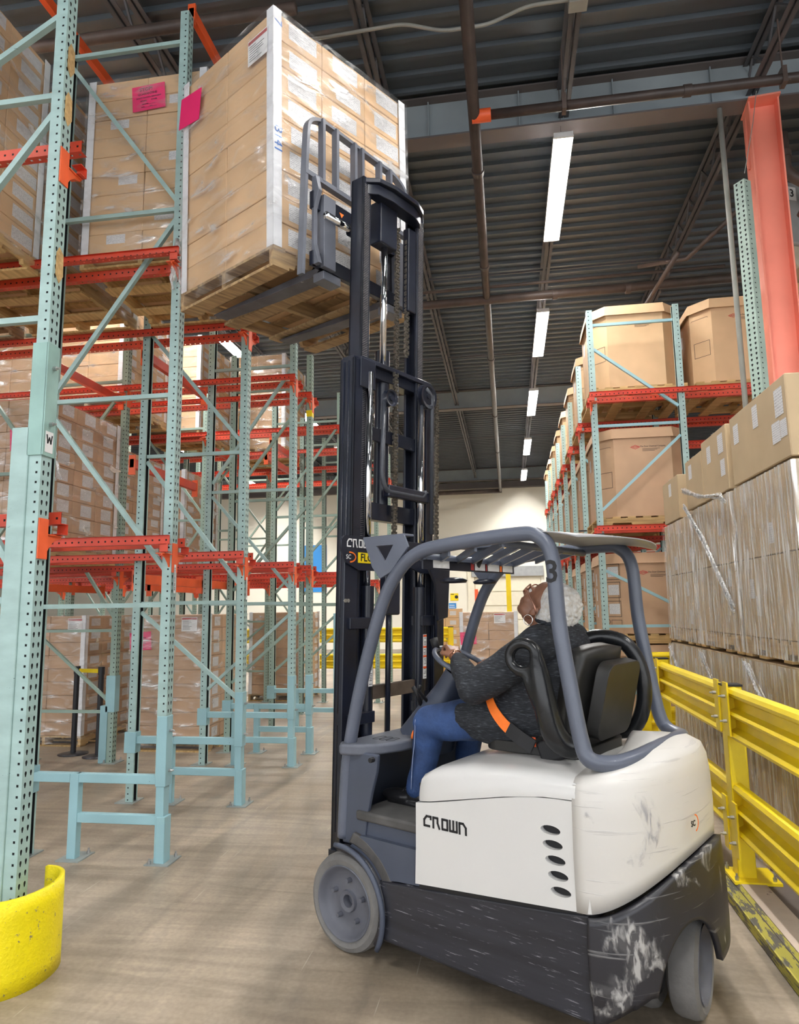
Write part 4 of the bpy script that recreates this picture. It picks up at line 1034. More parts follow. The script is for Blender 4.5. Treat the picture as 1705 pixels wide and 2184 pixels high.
for i in range(4):
    MB().box((-.03, -.008, .04), (.10, .008, .27)).xform(T(.12, -.06, .42) @ Matrix.Rotation(i*PI/2, 4, 'Y') @ Matrix.Rotation(.5, 4, 'Z')).build('fan_blade', M_BLK, ht)
MB().prism([(-.5, 0), (.5, 0), (.3, -.25), (-.3, -.25)], [], frame((0, .5, 0), (1, 0, 0), (0, 0, 1)), .5).build('outlet_hood', paint('beige_hood', (.45, .40, .30), .5), ht)
pn = MB().box((-.42, -.056, .52), (-.30, -.052, .68)).build('number_plate', M_PAPER, ht); lettering('3', .13, M_BLACK, pn, frame((-.36, -.057, .6), (1, 0, 0), (0, 0, 1)), bold=.002)
for x in (-.4, .4): MB().beam((x, .2, .75), (x, .2, 1.74), .02, .02).build('hanger_rod', M_JOIST, ht)

# ---- yellow guard rails ------------------------------------------------------
def wrail(mb, p, q, h=.30, side=1):
    """corrugated guard rail between two points, three ribs proud"""
    p = Vector(p); q = Vector(q); d = (q-p).normalized(); n = Vector((d.y, -d.x, 0))*side
    prof = [(0, 0), (.035, .01), (.045, .03), (.035, .05), (0, .07), (0, .12), (.035, .135), (.045, .15), (.035, .165), (0, .18), (0, .23), (.035, .25), (.045, .27), (.035, .29), (0, .30)]
    vs = []; fs = []
    for a in (p, q):
        for u_, v_ in prof: vs.append(a+n*u_+Vector((0, 0, v_*h/.3)))
    k = len(prof)
    for i in range(k-1): fs.append((i, i+1, k+i+1, k+i))
    mb.add(vs, fs); return mb
def gpost(x, y, label, h=1.12, z0=.1):
    t = thing('guard_post', label, 'guard post', (x, y, z0))
    MB().box((-.05, -.05, .0), (.05, .05, h-z0)).build('tube', M_YEL, t, bevel=.006)
    MB().box((-.053, -.053, h-z0), (.053, .053, h-z0+.012)).build('cap', M_BLACK, t)
    b = MB().box((-.09, -.12, 0), (.16, .12, .015)).build('base_plate', M_YEL, t)
    for bx, by in ((-.07, -.09), (.13, -.09), (-.07, .09)): link('bolt', BOLT, b, loc=(bx, by, .015))
    for s in (-1, 1):
        for zz in (.33, 1.0):
            pl_ = MB().box((-.06, min(s*.05, s*.13), zz-.2), (-.05, max(s*.05, s*.13), zz+.1)).build('bracket', M_YEL, t)
            for bz in (-.12, .02):
                mbx = Matrix.Translation((-.061, s*.09, zz+bz)) @ Matrix.Rotation(-PI/2, 4, 'Y')
                link('bolt', BOLT, pl_, mw=mbx)
    return t
gx = 1.285
gpost(gx, 4.45, 'near yellow guard rail post with dark cap, right of the forklift tail', 1.17)
gpost(gx, 6.35, 'far yellow guard rail post behind the overhead guard leg', 1.19)
for i, (y0, y1, nm) in enumerate(((4.50, 6.3, 'far'), (2.3, 4.40, 'near'))):
    for k, (z, nn) in enumerate(((.87, 'upper'), (.33, 'lower'))):
        o = wrail(MB(), (gx-.0, y0, z), (gx-.0, y1, z), .30, -1).build('guard_rail', M_YEL, None, smooth=False); md = o.modifiers.new('s', 'SOLIDIFY'); md.thickness = .004
        tag(o, '%s corrugated yellow rail of the %s guard section' % (nn, nm), 'guard rail')
for k, (z, nn) in enumerate(((.87, 'upper'), (.33, 'lower'))):
    o = wrail(MB(), (gx+.05, 6.42, z), (2.3, 6.42+.0, z), .30, 1).build('guard_rail', M_YEL, None); o.modifiers.new('s', 'SOLIDIFY').thickness = .004
    o.location = (0, 1.1, 0); tag(o, '%s yellow cross rail behind the wrapped loads' % nn, 'guard rail')
gpost(-7.4, 14.5, 'yellow guard post far left behind the rear racks', 1.26, 0)
gpost(gx+.95, 7.52, 'yellow guard post behind the wrapped loads on the right', 1.19, 0)
gpost(gx+.05, 7.52, 'yellow guard post at the inner end of the cross rail', 1.19, 0)
gpost(-1.2, 14.5, 'yellow guard post at the far end of the aisle, left of the wrapped load', 1.26, 0)
for k, (z, nn) in enumerate(((.96, 'upper'), (.42, 'lower'))):
    o = wrail(MB(), (-7.5, 14.5, z), (-1.15, 14.5, z), .30, 1).build('guard_rail', M_YEL, None); o.modifiers.new('s', 'SOLIDIFY').thickness = .004
    tag(o, '%s long yellow rail closing the far end of the left racks' % nn, 'guard rail')
# bollard-like column at the dock, signs, mirror
bp = thing('dock_column', 'slim column with yellow lower sleeve in front of the dock door', 'column', (.02, 17.6, 0)); MB().box((-.06, -.06, 0), (.06, .06, 2.9)).build('yellow_sleeve', M_YEL, bp); MB().box((-.06, -.06, 2.9), (.06, .06, 3.6)).build('grey_shaft', M_GREY, bp)
mr = MB().lathe([(0, .10), (.12, .085), (.22, .04), (.26, 0)], 24, frame((.08, -.1, 3.25), (1, 0, 0), (0, 0, 1))).beam((0, 0, 3.3), (.08, -.1, 3.27), .02, .02).build('safety_mirror', M_CHROME, bp, smooth=True)
s1 = MB().box((-2.35, YW-.03, 1.95), (-2.02, YW-.015, 2.25)).build('wall_sign', M_YEL, None); tag(s1, 'small yellow sign with black disc on the far wall', 'sign')
MB().cyl((-2.1, YW-.04, 2.1), (-2.1, YW-.03, 2.1), .07, 16).build('disc', M_BLACK, s1); MB().box((-2.33, YW-.032, 2.19), (-2.2, YW-.03, 2.22)).build('lettering', M_BLACK, s1)
s2 = MB().box((-2.42, YW-.03, 1.45), (-2.12, YW-.015, 1.85)).build('wall_sign', M_BLUE, None); tag(s2, 'small blue sign with white lines on the far wall', 'sign')
for q in range(4): MB().box((-2.40, YW-.033, 1.75-q*.08), (-2.18+.02*(q % 2), YW-.03, 1.78-q*.08)).build('lettering', M_PAPER, s2)
s3 = MB().box((-8.6, YW-.03, 2.4), (-7.6, YW-.015, 4.4)).build('wall_sign', M_BLUE, None); tag(s3, 'tall blue banner far off behind the left racks', 'sign')
# stanchions
for i, (x, y) in enumerate(((-5.16, 7.78), (-4.78, 7.68))):
    t = thing('stanchion', ('left', 'right')[i]+' of two black belt stanchions inside the left racks', 'stanchion', (x, y, 0))
    MB().lathe([(0, .022), (.10, .02), (.17, .008), (.17, 0)], 28).build('base', M_STANCH, t, smooth=True)
    MB().cyl((0, 0, .015), (0, 0, .93), .032, 16).build('pole', M_STANCH, t, autosmooth=True)
    MB().cyl((0, 0, .93), (0, 0, 1.02), .038, 16).build('head', M_STANCH, t, autosmooth=True)
bt = MB().beam((-5.13, 7.77, .97), (-4.81, 7.69, .97), .004, .045); o = bt.build('belt', M_YEL, None); tag(o, 'short belt strung between the two black stanchions', 'belt')
# ================================================================== forklift (x forward, y left, z up)
O_ = Vector((-.566, 3.923, 0))
FK = thing('forklift', 'white and dark grey three-wheel forklift with raised mast, seen from its rear left', 'forklift', O_, R(150))
XZ = lambda y: frame((0, y, 0), (1, 0, 0), (0, 0, 1))        # local xy -> truck xz, normal -y
def side_prism(name, pts, y0, y1, mat, parent=FK, holes=(), **kw):
    return MB().prism(pts, holes, XZ(y1), y1-y0).build(name, mat, parent, **kw)
# drive wheels
def wheel(x, y, r, wd, name, face=1, rot=0, lugs=5, rim=.73):
    M = T(x, y, r) @ Matrix.Rotation(rot, 4, 'Z') @ frame((0, 0, 0), (1, 0, 0), (0, 0, 1)) @ Matrix.Scale(-face, 4, (0, 0, 1))
    h = wd/2; rr = r*rim
    tire = MB().lathe([(rr, h-.008), (r-.03, h), (r-.008, h-.012), (r, h-.035), (r, -h+.035), (r-.008, -h+.012), (r-.03, -h), (rr, -h+.01)], 56, M, True).build(name, M_RUB, FK, smooth=False, autosmooth=True)
    MB().lathe([(0, h-.075), (.028, h-.075), (.03, h-.035), (.048, h-.03), (.052, h-.045), (rr*.55, h-.052), (rr*.8, h-.045), (rr*.9, h-.03), (rr*.97, h-.006), (rr+.002, h-.002), (rr+.004, h-.02), (rr, -h+.02), (rr*.5, -h+.03), (0, -h+.03)], 48, M).build('rim', M_RIM, tire, autosmooth=True)
    for i in range(lugs):
        a = 2*PI*i/lugs+.35; c = M @ Vector((math.cos(a)*rr*.58, math.sin(a)*rr*.58, h-.05)); d = (M @ Vector((math.cos(a)*rr*.58, math.sin(a)*rr*.58, h-.022)))
        MB().cyl(c, d, .013, 10, .010).build('lug_nut', M_RIM, tire, autosmooth=True)
    if lugs:
        MB().lathe([(rr-.001, h-.006), (rr+.004, h+.001), (rr+.006, h-.006)], 90, M).build('rim_edge', M_BREST, tire, smooth=True)
    return tire
wheel(.04, .41, .228, .18, 'drive_wheel', 1); wheel(.04, -.41, .228, .18, 'drive_wheel', -1)
for k_ in (1, -1):
    sa_ = R(96); wheel(-1.36-math.sin(sa_)*.085*k_, math.cos(sa_)*.085*k_, .20, .12, 'steer_wheel', k_, sa_, 0, .72)
# chassis side
ch = [(-.2, .125), (-1.255, .105), (-1.275, .16), (-1.28, .50), (-1.10, .475), (-.60, .425), (-.30, .395), (-.195, .385)]
MB().prism(ch, [], XZ(.505), 1.01).build('chassis', M_DGREY, FK, bevel=.018, seg=3)
MB().box((-.30, -.30, .10), (.30, .30, .40)).build('axle_housing', M_BLK, FK)
M_DUST = paint('dusty_dark_fender', (.085, .08, .078), .6, var=.45, scale=7)
# wheel-arch fender: curved band over the drive wheel
for s in (1, -1):
    def fn(u, v):
        a = R(-28+122*u); r_ = .268+.012*math.sin(PI*u); y = .30+.225*v
        return (.04-math.cos(a)*r_*1.0, s*(y), .228+math.sin(a)*r_)
    f = MB().grid(fn, 22, 5).build('wheel_fender', M_SKIRT if 0 else M_DGREY, FK, smooth=True); md = f.modifiers.new('s', 'SOLIDIFY'); md.thickness = .022
    lip = MB().tube([(.04-math.cos(R(-30+126*i/20))*.275, s*.525, .228+math.sin(R(-30+126*i/20))*.275) for i in range(21)], .013, 8).build('fender_lip', M_COWL, FK, smooth=True)
    arc = lambda r_, a0, a1, n=10: [(.04+r_*math.cos(R(a0+(a1-a0)*i/n)), .228+r_*math.sin(R(a0+(a1-a0)*i/n))) for i in range(n+1)]
    side_prism('fender_cover', arc(.285, 95, 186)+[(-.30, .21), (-.30, .40)]+arc(.345, 160, 100), min(s*.33, s*.492), max(s*.33, s*.492), M_DUST, bevel=.01)
    side_prism('inner_arch', [(-.195, .385), (-.30, .40), (-.44, .41), (-.44, .56), (-.07, .56), (.0, .50), (-.10, .44)], s*.47-.02, s*.47+.02, M_COWL)
# floor compartment
MB().box((-.44, -.46, .40), (-.04, .46, .63)).build('floor_box', M_COWL, FK, bevel=.02)
side_prism('step_recess', rrect(-.36, .50, -.20, .53, .012), .461, .464, M_BLACK)
MB().box((-.50, -.47, .625), (-.03, .485, .672)).build('floor_mat', M_MAT, FK, bevel=.014, seg=3)
# cowl between floor and dash
def cowl(u, v):
    z = .50+.46*v; a = (u-.5)*PI
    x = .06-.05*v-.10*(1-abs(2*u-1)**3)*0; y = .50*math.sin(a); x = .10-.14*(1-math.cos(a))*0-.0
    k = abs(2*u-1)
    return (.14-.16*k**4-.05*v, (2*u-1)*.47, z)
cw = MB().grid(cowl, 30, 8).build('front_cowl', M_COWL, FK, smooth=True); md = cw.modifiers.new('s', 'SOLIDIFY'); md.thickness = .02
for s in (1, -1):
    side_prism('cowl_side', [(.07, .50), (-.075, .50), (-.095, .64), (-.125, .76), (-.16, .87), (-.17, .945), (.05, .95)], s*.46-.012, s*.46+.012, M_COWL, bevel=.008)
# dash tray with a rounded nose
tray = [(.085, .47), (.04, .525), (-.06, .49), (-.135, .41), (-.175, .30), (-.19, .16), (-.19, -.16), (-.175, -.30), (-.135, -.41), (-.06, -.49), (.04, -.525), (.085, -.47)]
tm = MB().prism(tray, [], Matrix.Translation((0, 0, .93)), .055).build('dash_tray', M_TRAY, FK, bevel=.016, seg=3)
tp = MB()
for i in range(3): tp.prism(rrect(-.13+i*.045, .24, -.095+i*.045, .33, .012), [rrect(-.127+i*.045, .243, -.098+i*.045, .327, .010)], T(0, 0, .9852), .001)
tp.build('pedal_symbols', M_BLACK, tm)
MB().tube([(-.18+.0*i, .16+.05*math.cos(PI*i/8), .985+.045*math.sin(PI*i/8)) for i in range(9)], .008, 8).build('orange_handle', M_ORNG, FK, smooth=True)
# steering column
sc = MB()
secs = [((-.12, 0, .95), .13, .15), ((-.20, 0, 1.10), .085, .12), ((-.28, 0, 1.22), .06, .095), ((-.34, .01, 1.315), .05, .075)]
def colfn(u, v):
    i = min(int(v*3), 2); f = v*3-i; a = 2*PI*u
    c = Vector(secs[i][0]).lerp(Vector(secs[i+1][0]), f); rx = secs[i][1]*(1-f)+secs[i+1][1]*f; ry = secs[i][2]*(1-f)+secs[i+1][2]*f
    ca, sa = math.cos(a), math.sin(a); ca = math.copysign(abs(ca)**.6, ca); sa = math.copysign(abs(sa)**.6, sa)
    return c+Vector((.8, 0, .5)).normalized()*rx*ca+Vector((0, 1, 0))*ry*sa
sc.grid(colfn, 28, 13, closeu=True).build('steering_column', M_COWL, FK, smooth=True)
MB().prism(rrect(-.05, -.04, .05, .04, .015), [], frame((-.345, .01, 1.32), (0, 1, 0), (.6, 0, .5)), .012).build('display', M_BLACK, FK)
MB().tube(smooth_path([(-.20, .10, 1.16), (-.19, .16, 1.22), (-.22, .19, 1.25)], .02), .009, 8).build('direction_lever', M_BLACK, FK, smooth=True)
MB().tube(smooth_path([(-.16, .10, 1.14), (-.15, .13, 1.21), (-.13, .13, 1.235)], .02), .012, 8).build('lever_knob', M_BLACK, FK, smooth=True)
SWC = Vector((-.38, .03, 1.365)); ax = Vector((.12, 0, .062)).normalized(); sn = Vector((ax.z, 0, -ax.x))*-1
def ringp(c, a_, b_, r_, n=36): return [c+a_*math.cos(2*PI*i/n)*r_+b_*math.sin(2*PI*i/n)*r_ for i in range(n)]
sw = MB().tube(ringp(SWC, ax, Vector((0, 1, 0)), .155), .0135, 10, closed=True)
sw.build('steering_wheel', M_GUARD, FK, smooth=True)
sp_ = MB()
for a in (90, 210, 330): sp_.tube([SWC-sn*.03, SWC+(ax*math.cos(R(a))+Vector((0, 1, 0))*math.sin(R(a)))*.15], .010, 8)
sp_.cyl(SWC-sn*.05, SWC-sn*.015, .045, 16).build('steering_spokes', M_BLACK, FK, smooth=True)
KN = SWC+ax*.150+Vector((0, .04, 0)); MB().cyl(KN, KN+Vector((.02, 0, .055)), .018, 12, .023).build('spinner_knob', M_BLACK, FK, smooth=True)

# hood and side panels
seam = [(-.44, .783), (-.53, .797), (-.63, .817), (-.75, .843), (-.87, .868), (-.96, .885), (-1.04, .897), (-1.13, .904), (-1.222, .906)]
vents = [(-1.108, .779), (-1.115, .725), (-1.124, .669), (-1.133, .614), (-1.142, .558)]
for s in (1, -1):
    low = [(-.43, .432), (-.437, .60)]+[(a, b-.004) for a, b in seam]+[(-1.238, .75), (-1.255, .60), (-1.265, .507)]
    hl = [ell(a, b, .043, .0175, 20) for a, b in vents] if s > 0 else []
    sp2 = side_prism('side_panel', low[::-1], s*.51-.014, s*.51+.014, M_WHITE, holes=hl)
    if s > 0:
        side_prism('vent_backing', [(-1.2, .52), (-1.04, .52), (-1.04, .82), (-1.2, .82)], .44, .46, M_BLACK, parent=sp2)
        lg = MB(); hh = .045
        forklift_logo(lg, frame((-.487, .5245, .688), (-1, 0, -.0), (0, 0, 1)), hh, .22)
        lg.build('lettering', M_BLACK, sp2)
# hood: lofted cross-sections along x
def hood_sec(x, zt, yb=.525, r_=.07):
    zb = .79 if x > -.5 else None
    return zt
hd = MB()
xs = [(-.442, .86, .50), (-.46, .90, .515), (-.52, .93, .524), (-.70, .965, .524), (-.90, .985, .524), (-1.08, .985, .524), (-1.218, .985, .522)]
rings = []
def seamz(x):
    for (a, b), (c, d) in zip(seam[:-1], seam[1:]):
        if c <= x <= a: return b+(d-b)*(x-a)/(c-a)
    return seam[0][1] if x > -.5 else seam[-1][1]
for x, zt, yh in xs:
    zb = seamz(x)
    rg = [(x, yh, zb), (x, yh, zt-.05), (x, yh-.012, zt-.022), (x, yh-.04, zt-.004), (x, yh-.10, zt+.004), (x, 0, zt+.012)]
    rg += [(p[0], -p[1], p[2]) for p in rg[-2::-1]]; rings.append(rg)
k = len(rings[0]); hd.add([p for r_ in rings for p in r_], [(i*k+j, i*k+j+1, (i+1)*k+j+1, (i+1)*k+j) for i in range(len(rings)-1) for j in range(k-1)]+[tuple(range(k)), tuple((len(rings)-1)*k+j for j in range(k))[::-1]])
hd.build('battery_hood', M_WHITE, FK, autosmooth=True)
MB().box((-1.22, -.50, .42), (-.445, .50, .86)).build('battery_box', M_BLACK, FK)
MB().box((-1.222, -.498, .40), (-.432, .498, .44)).build('sill', M_BLACK, FK)
# counterweight plan curve
def plan(a, sc_=1.0, ex=2.1):
    ca, sa = math.cos(a), math.sin(a)
    return (-1.245-.315*sc_*abs(sa)**(2/ex), .525*sc_*math.copysign(abs(ca)**(2/ex), ca))
def skirt_top(a): return .50+.185*abs(math.sin(a))**1.6
def cw_rows(a):
    zt = skirt_top(a); s = abs(math.sin(a))
    return [(1.0, zt), (1.012, zt+(.93-zt)*.5), (1.0, .90+.02*s), (.975, .96+.035*s), (.92, .985+.06*s), (.75, 1.00+.085*s), (.45, 1.00+.10*s), (.12, 1.0+.10*s)]
NA = 48
def cwf(u, v):
    a = PI*u; rows = cw_rows(a); t = v*(len(rows)-1); i = min(int(t), len(rows)-2); f = t-i
    sc_ = rows[i][0]*(1-f)+rows[i+1][0]*f; z = rows[i][1]*(1-f)+rows[i+1][1]*f
    x, y = plan(a, sc_); x = -1.225 if u in (0, 1) else x
    x = -1.225+(x+1.245)
    return (x, y, z)
cwm = MB().grid(cwf, NA+1, 22); 
cwo = cwm.build('counterweight', M_CWT, FK, smooth=True); md = cwo.modifiers.new('s', 'SOLIDIFY'); md.thickness = .015
MB().box((-1.40, -.40, .97), (-1.21, .40, 1.0)).build('deck_cover', M_CWT, FK, bevel=.01)
def skf(u, v):
    a = PI*u; zt = skirt_top(a)-.004; x, y = plan(a, 1.0)
    zb = .11+.13*min(1, min(u, 1-u)/.2); d = abs(u-.36)/.15
    if d < 1: zb = max(zb, .10+.36*math.sqrt(max(0, 1-d*d)))
    z = zb+(zt-zb)*v; sc_ = 1.0+.035*math.sin(PI*min(1, max(0, (z-.08)/.55)))-.02*(z < .2)
    x, y = plan(a, sc_)
    return (x-.005, y, z)
sk = MB().grid(skf, 97, 14).build('tail_skirt', M_SKIRT, FK, smooth=True); md = sk.modifiers.new('s', 'SOLIDIFY'); md.thickness = .025; md.offset = -1
for q, a in enumerate(()):
    x, y = plan(a, 1.02); MB().prism(ell(0, 0, .025, .009, 12), [], frame((x-.02, y, .60), (-.3, -.9, 0), (0, 0, 1)), .01).build('tow_hole', M_BLACK, FK)
# model mark on the tail: orange arc and two letters
a = PI*.40
x, y = plan(a, 1.012); x += .02; x2, y2 = plan(a+.05, 1.012); x2 += .02
FR = frame((x-.012, y+.006, .80), (x2-x, y2-y, 0), (0, 0, 1))
cm = MB(); stroke(cm, [(.018*math.cos(R(t_))*1.4+.012, .03*math.sin(R(t_))) for t_ in range(-80, 100, 15)], .005, FR @ T(0, 0, .012)); cm.build('orange_arc', M_ORNG, cwo)
lettering('SC', .03, M_BLACK, cwo, FR @ T(-.005, 0, .013), bold=.001)

# ---- overhead guard -------------------------------------------------------
gl = [(.075, .52), (.06, .75), (.035, .95), (-.05, 1.28), (-.18, 1.64), (-.29, 1.82), (-.42, 1.915), (-.60, 1.945), (-.97, 1.965), (-1.08, 1.945), (-1.135, 1.85), (-1.15, 1.60), (-1.185, 1.35), (-1.225, 1.12), (-1.26, 1.05)]
YG = .455
def spline(pts, n=6):
    P = [Vector(p) for p in pts]; out = []
    for i in range(len(P)-1):
        p0 = P[max(i-1, 0)]; p1 = P[i]; p2 = P[i+1]; p3 = P[min(i+2, len(P)-1)]
        for k_ in range(n):
            t = k_/n; out.append(.5*((2*p1)+(-p0+p2)*t+(2*p0-5*p1+4*p2-p3)*t*t+(-p0+3*p1-3*p2+p3)*t**3))
    out.append(P[-1]); return out
def gyw(z, x): return YG
path = [(x, YG, z) for x, z in gl]+[(-1.33, YG-.06, 1.035), (-1.38, YG-.16, 1.045), (-1.41, .12, 1.06), (-1.41, -.12, 1.06), (-1.38, -YG+.16, 1.045), (-1.33, -YG+.06, 1.035)]+[(x, -YG, z) for x, z in gl[::-1]]
guard = MB().tube(spline(path), .033, 14).build('guard_tube', M_GUARD, FK, smooth=True)
MB().tube([(-.42, YG-.02, 1.90), (-.42, -YG+.02, 1.90)], .02, 10).build('guard_crossbar', M_GUARD, FK, smooth=True)
MB().box((-.46, -.44, 1.885), (-.41, .44, 1.90)).build('front_plate', M_GUARD, FK)
fpl = MB().box((-.415, -.44, 1.84), (-.405, .44, 1.895)).xform(T(-.03, 0, 0)).build('label_plate', M_BLK, FK)
for i, (y0, y1, mt_) in enumerate(((.36, .22, M_PAPER), (.02, -.01, M_REDI), (-.02, -.12, M_PAPER), (-.13, -.14, M_REDI), (-.15, -.27, M_PAPER), (-.28, -.30, M_ORNG), (-.31, -.42, M_PAPER))):
    d_ = MB().box((-.4465, min(y0, y1), 1.848), (-.4455, max(y0, y1), 1.888)).build('warning_decal', mt_, fpl)
MB().tube([(-.88, YG-.02, 1.935), (-.88, -YG+.02, 1.935)], .018, 10).build('guard_crossbar', M_GUARD, FK, smooth=True)
for i in range(10):
    y0 = .42-i*.145; dx, dy = -.46, .45
    p0 = Vector((-.43, y0, 1.895)); p1 = Vector((-.43+dx, y0+dy, 1.935))
    # clip to the guard width
    def clip(p, q, lim):
        if p.y > lim and q.y > lim: return None
        if q.y > lim: q = p+(q-p)*((lim-p.y)/(q.y-p.y))
        if p.y < -lim: 
            if q.y < -lim: return None
            p = p+(q-p)*((-lim-p.y)/(q.y-p.y))
        return p, q
    c = clip(p0, p1, .44)
    if c and (c[1]-c[0]).length > .05: MB().beam(c[0], c[1], .012, .035).build('guard_bar', M_GUARD, FK)
def roof(u, v):
    x = -.86-.40*v; y = (2*u-1)*.47; z = 1.985-.05*(v**3)-.012*(1-v)+ .012*(1-(2*u-1)**2)
    if v > .7: x += .10*(1-(2*u-1)**2)*(v-.7)/.3*-1
    return (x+.0, y, z)
ro = MB().grid(roof, 20, 12).build('roof_sheet', paint('pale_grey_roof', (.33, .33, .34), .35), FK, smooth=True); md = ro.modifiers.new('s', 'SOLIDIFY'); md.thickness = .006
for y in (.1, -.1, -.25): MB().prism(ell(0, 0, .02, .02, 10), [], T(-1.12, y, 1.994), .004).build('roof_hole', M_BLACK, ro)
lt = text_mesh('3', .13, M_BLACK, bold=.004)
n3 = link('lettering', lt, guard, mw=frame((-1.146, YG+.0335, 1.79), (-1, 0, -.02), (-.05, 0, 1)))
# triangular mast bracket on both sides
for s in (1, -1):
    tri = [(-.09, 2.01), (-.36, 2.01), (-.385, 1.95), (-.27, 1.83), (-.20, 1.80), (-.15, 1.86)]
    side_prism('mast_bracket', tri, s*.475-.006, s*.475+.006, M_GUARD, holes=[[(-.18, 1.965), (-.29, 1.965), (-.235, 1.885)]], bevel=.002)
    MB().box((-.36, min(s*.40, s*.48), 2.005), (-.09, max(s*.40, s*.48), 2.017)).build('bracket_flange', M_GUARD, FK, bevel=.003)
# mirrors under the guard front
for y, w_ in ((.02, .075), (-.30, .07)):
    MB().lathe([(0, .03), (w_*.6, .026), (w_, .0), (w_*.9, -.025), (0, -.03)], 20, T(-.30, y-.05, 1.80) @ Matrix.Scale(.55, 4, (0, 0, 1))).build('rear_view_mirror', M_BLK, FK, smooth=True)
MB().tube([(-.42, -.08, 1.86), (-.52, .02, 1.92)], .012, 8).build('grab_stub', M_BLACK, FK, smooth=True)

# ---- mast ------------------------------------------------------------------
MM = T(.21, 0, 0) @ Matrix.Rotation(-.030, 4, 'Y')
def mbuild(mb, name, mat, parent=FK, **kw): return mb.xform(MM).build(name, mat, parent, **kw)
def channel(y0, y1, x0, x1, z0, z1, s, wt=.018, ft=.018):
    """C channel open towards the centre line; web on the outer side"""
    yo, yi = s*y0, s*y1; mb = MB(); b = lambda xa, ya, xb, yb: mb.box((min(xa, xb), min(ya, yb), z0), (max(xa, xb), max(ya, yb), z1))
    b(x0, yo, x1, yo-s*wt); b(x0, yo, x0+ft, yi); b(x1-ft, yo, x1, yi); return mb
M_HOSE = paint('grey_rubber_hose', (.045, .05, .062), .4, var=.15)
for s in (1, -1):
    mbuild(channel(.375, .30, -.06, .05, .06, 3.06, s), 'outer_mast_channel', M_BLK, bevel=.004)
    mbuild(channel(.295, .225, -.035, .065, .9, 4.20, s), 'inner_mast_channel', M_BLK, bevel=.004)
    mb = MB()
    for z in [1.9+i*.0105 for i in range(215)]: mb.box((-.0365, min(s*.285, s*.24), z), (-.035, max(s*.285, s*.24), z+.004))
    if s > 0 or 1: mbuild(mb, 'roller_track_wear', paint('worn_mast_edge', (.16, .15, .15), .4, var=.3, scale=30), kind if 0 else FK)
    mbuild(MB().box((-.09, min(s*.455, s*.35), .45), (-.06, max(s*.455, s*.35), 2.04)), 'mast_side_plate', M_BLK, bevel=.006)
    for xr, w_ in ((-.02, .007), (.015, .007)): mbuild(MB().tube([(xr, s*.376, .5), (xr, s*.376, 3.04)], w_, 8), 'mast_rib', M_BLK, smooth=True)
    # lift cylinders
    mbuild(MB().cyl((-.06, s*.235, .12), (-.06, s*.235, 1.78), .036, 20), 'lift_cylinder', M_BLK, autosmooth=True)
    mbuild(MB().cyl((-.06, s*.245, 1.78), (-.06, s*.245, 3.0), .021, 20), 'chrome_rod', M_CHROME, smooth=True)
    for z in (1.55, 1.05): mbuild(MB().box((-.105, min(s*.21, s*.42), z), (-.02, max(s*.21, s*.42), z+.06)), 'cylinder_clamp', M_BLK, bevel=.004)
    # sign plates at the top of the fixed mast
    pl_ = [(.055, 2.045), (.475, 2.045), (.50, 2.02), (.50, 1.97), (.46, 1.90), (.36, 1.862), (.20, 1.862), (.055, 1.90)]
    spn = mbuild(MB().prism([(a*s, b) for a, b in (pl_ if s > 0 else pl_[::-1])], [], frame((-.105, 0, 0), (0, 1, 0), (0, 0, 1)), .012), 'mast_sign', M_BLK, bevel=.003)
    if s > 0:
        L = MM @ frame((-.1065, .455, 1.985), (0, -1, 0), (0, 0, 1)); lg = MB(); forklift_logo(lg, L, .042, .17); lg.build('lettering', M_PAPER, spn)
        L2 = MM @ frame((-.1065, .455, 1.93), (0, -1, 0), (0, 0, 1))
        lettering('SC', .034, M_PAPER, spn, L2 @ T(.012, 0, 0)); ar = MB(); stroke(ar, [(.022+.045*math.cos(R(t_)), .026*math.sin(R(t_))) for t_ in range(-85, 100, 15)], .007, L2); ar.build('orange_arc', M_ORNG, spn)
        yb = MB().box((0, -.028, 0), (.16, .028, .001)).xform(L2 @ T(.085, 0, 0)).build('yellow_number_plate', M_YEL, spn)
        lettering('FLO', .058, M_BLACK, spn, L2 @ T(.155, 0, .0015), bold=.001)
    # warning strips
    dc = mbuild(MB().box((-.0985, s*.245-.017, 1.24), (-.0975, s*.245+.017, 1.50)), 'warning_strip', M_PAPER)
    lines = MB(); z = 1.25
    while z < 1.49:
        lines.box((-.0992, s*.245-.012, z), (-.0986, s*.245+random.uniform(0, .012), z+.003)); z += .009 if int(z*100) % 5 else .02
    lines.xform(MM).build('lettering', M_BLACK, dc)
    for z in ((1.482,) if s > 0 else (1.485, 1.42, 1.365, 1.30)): MB().box((-.0993, s*.245-.016, z), (-.0987, s*.245+.016, z+.012)).xform(MM).build('red_header', M_REDB, dc)
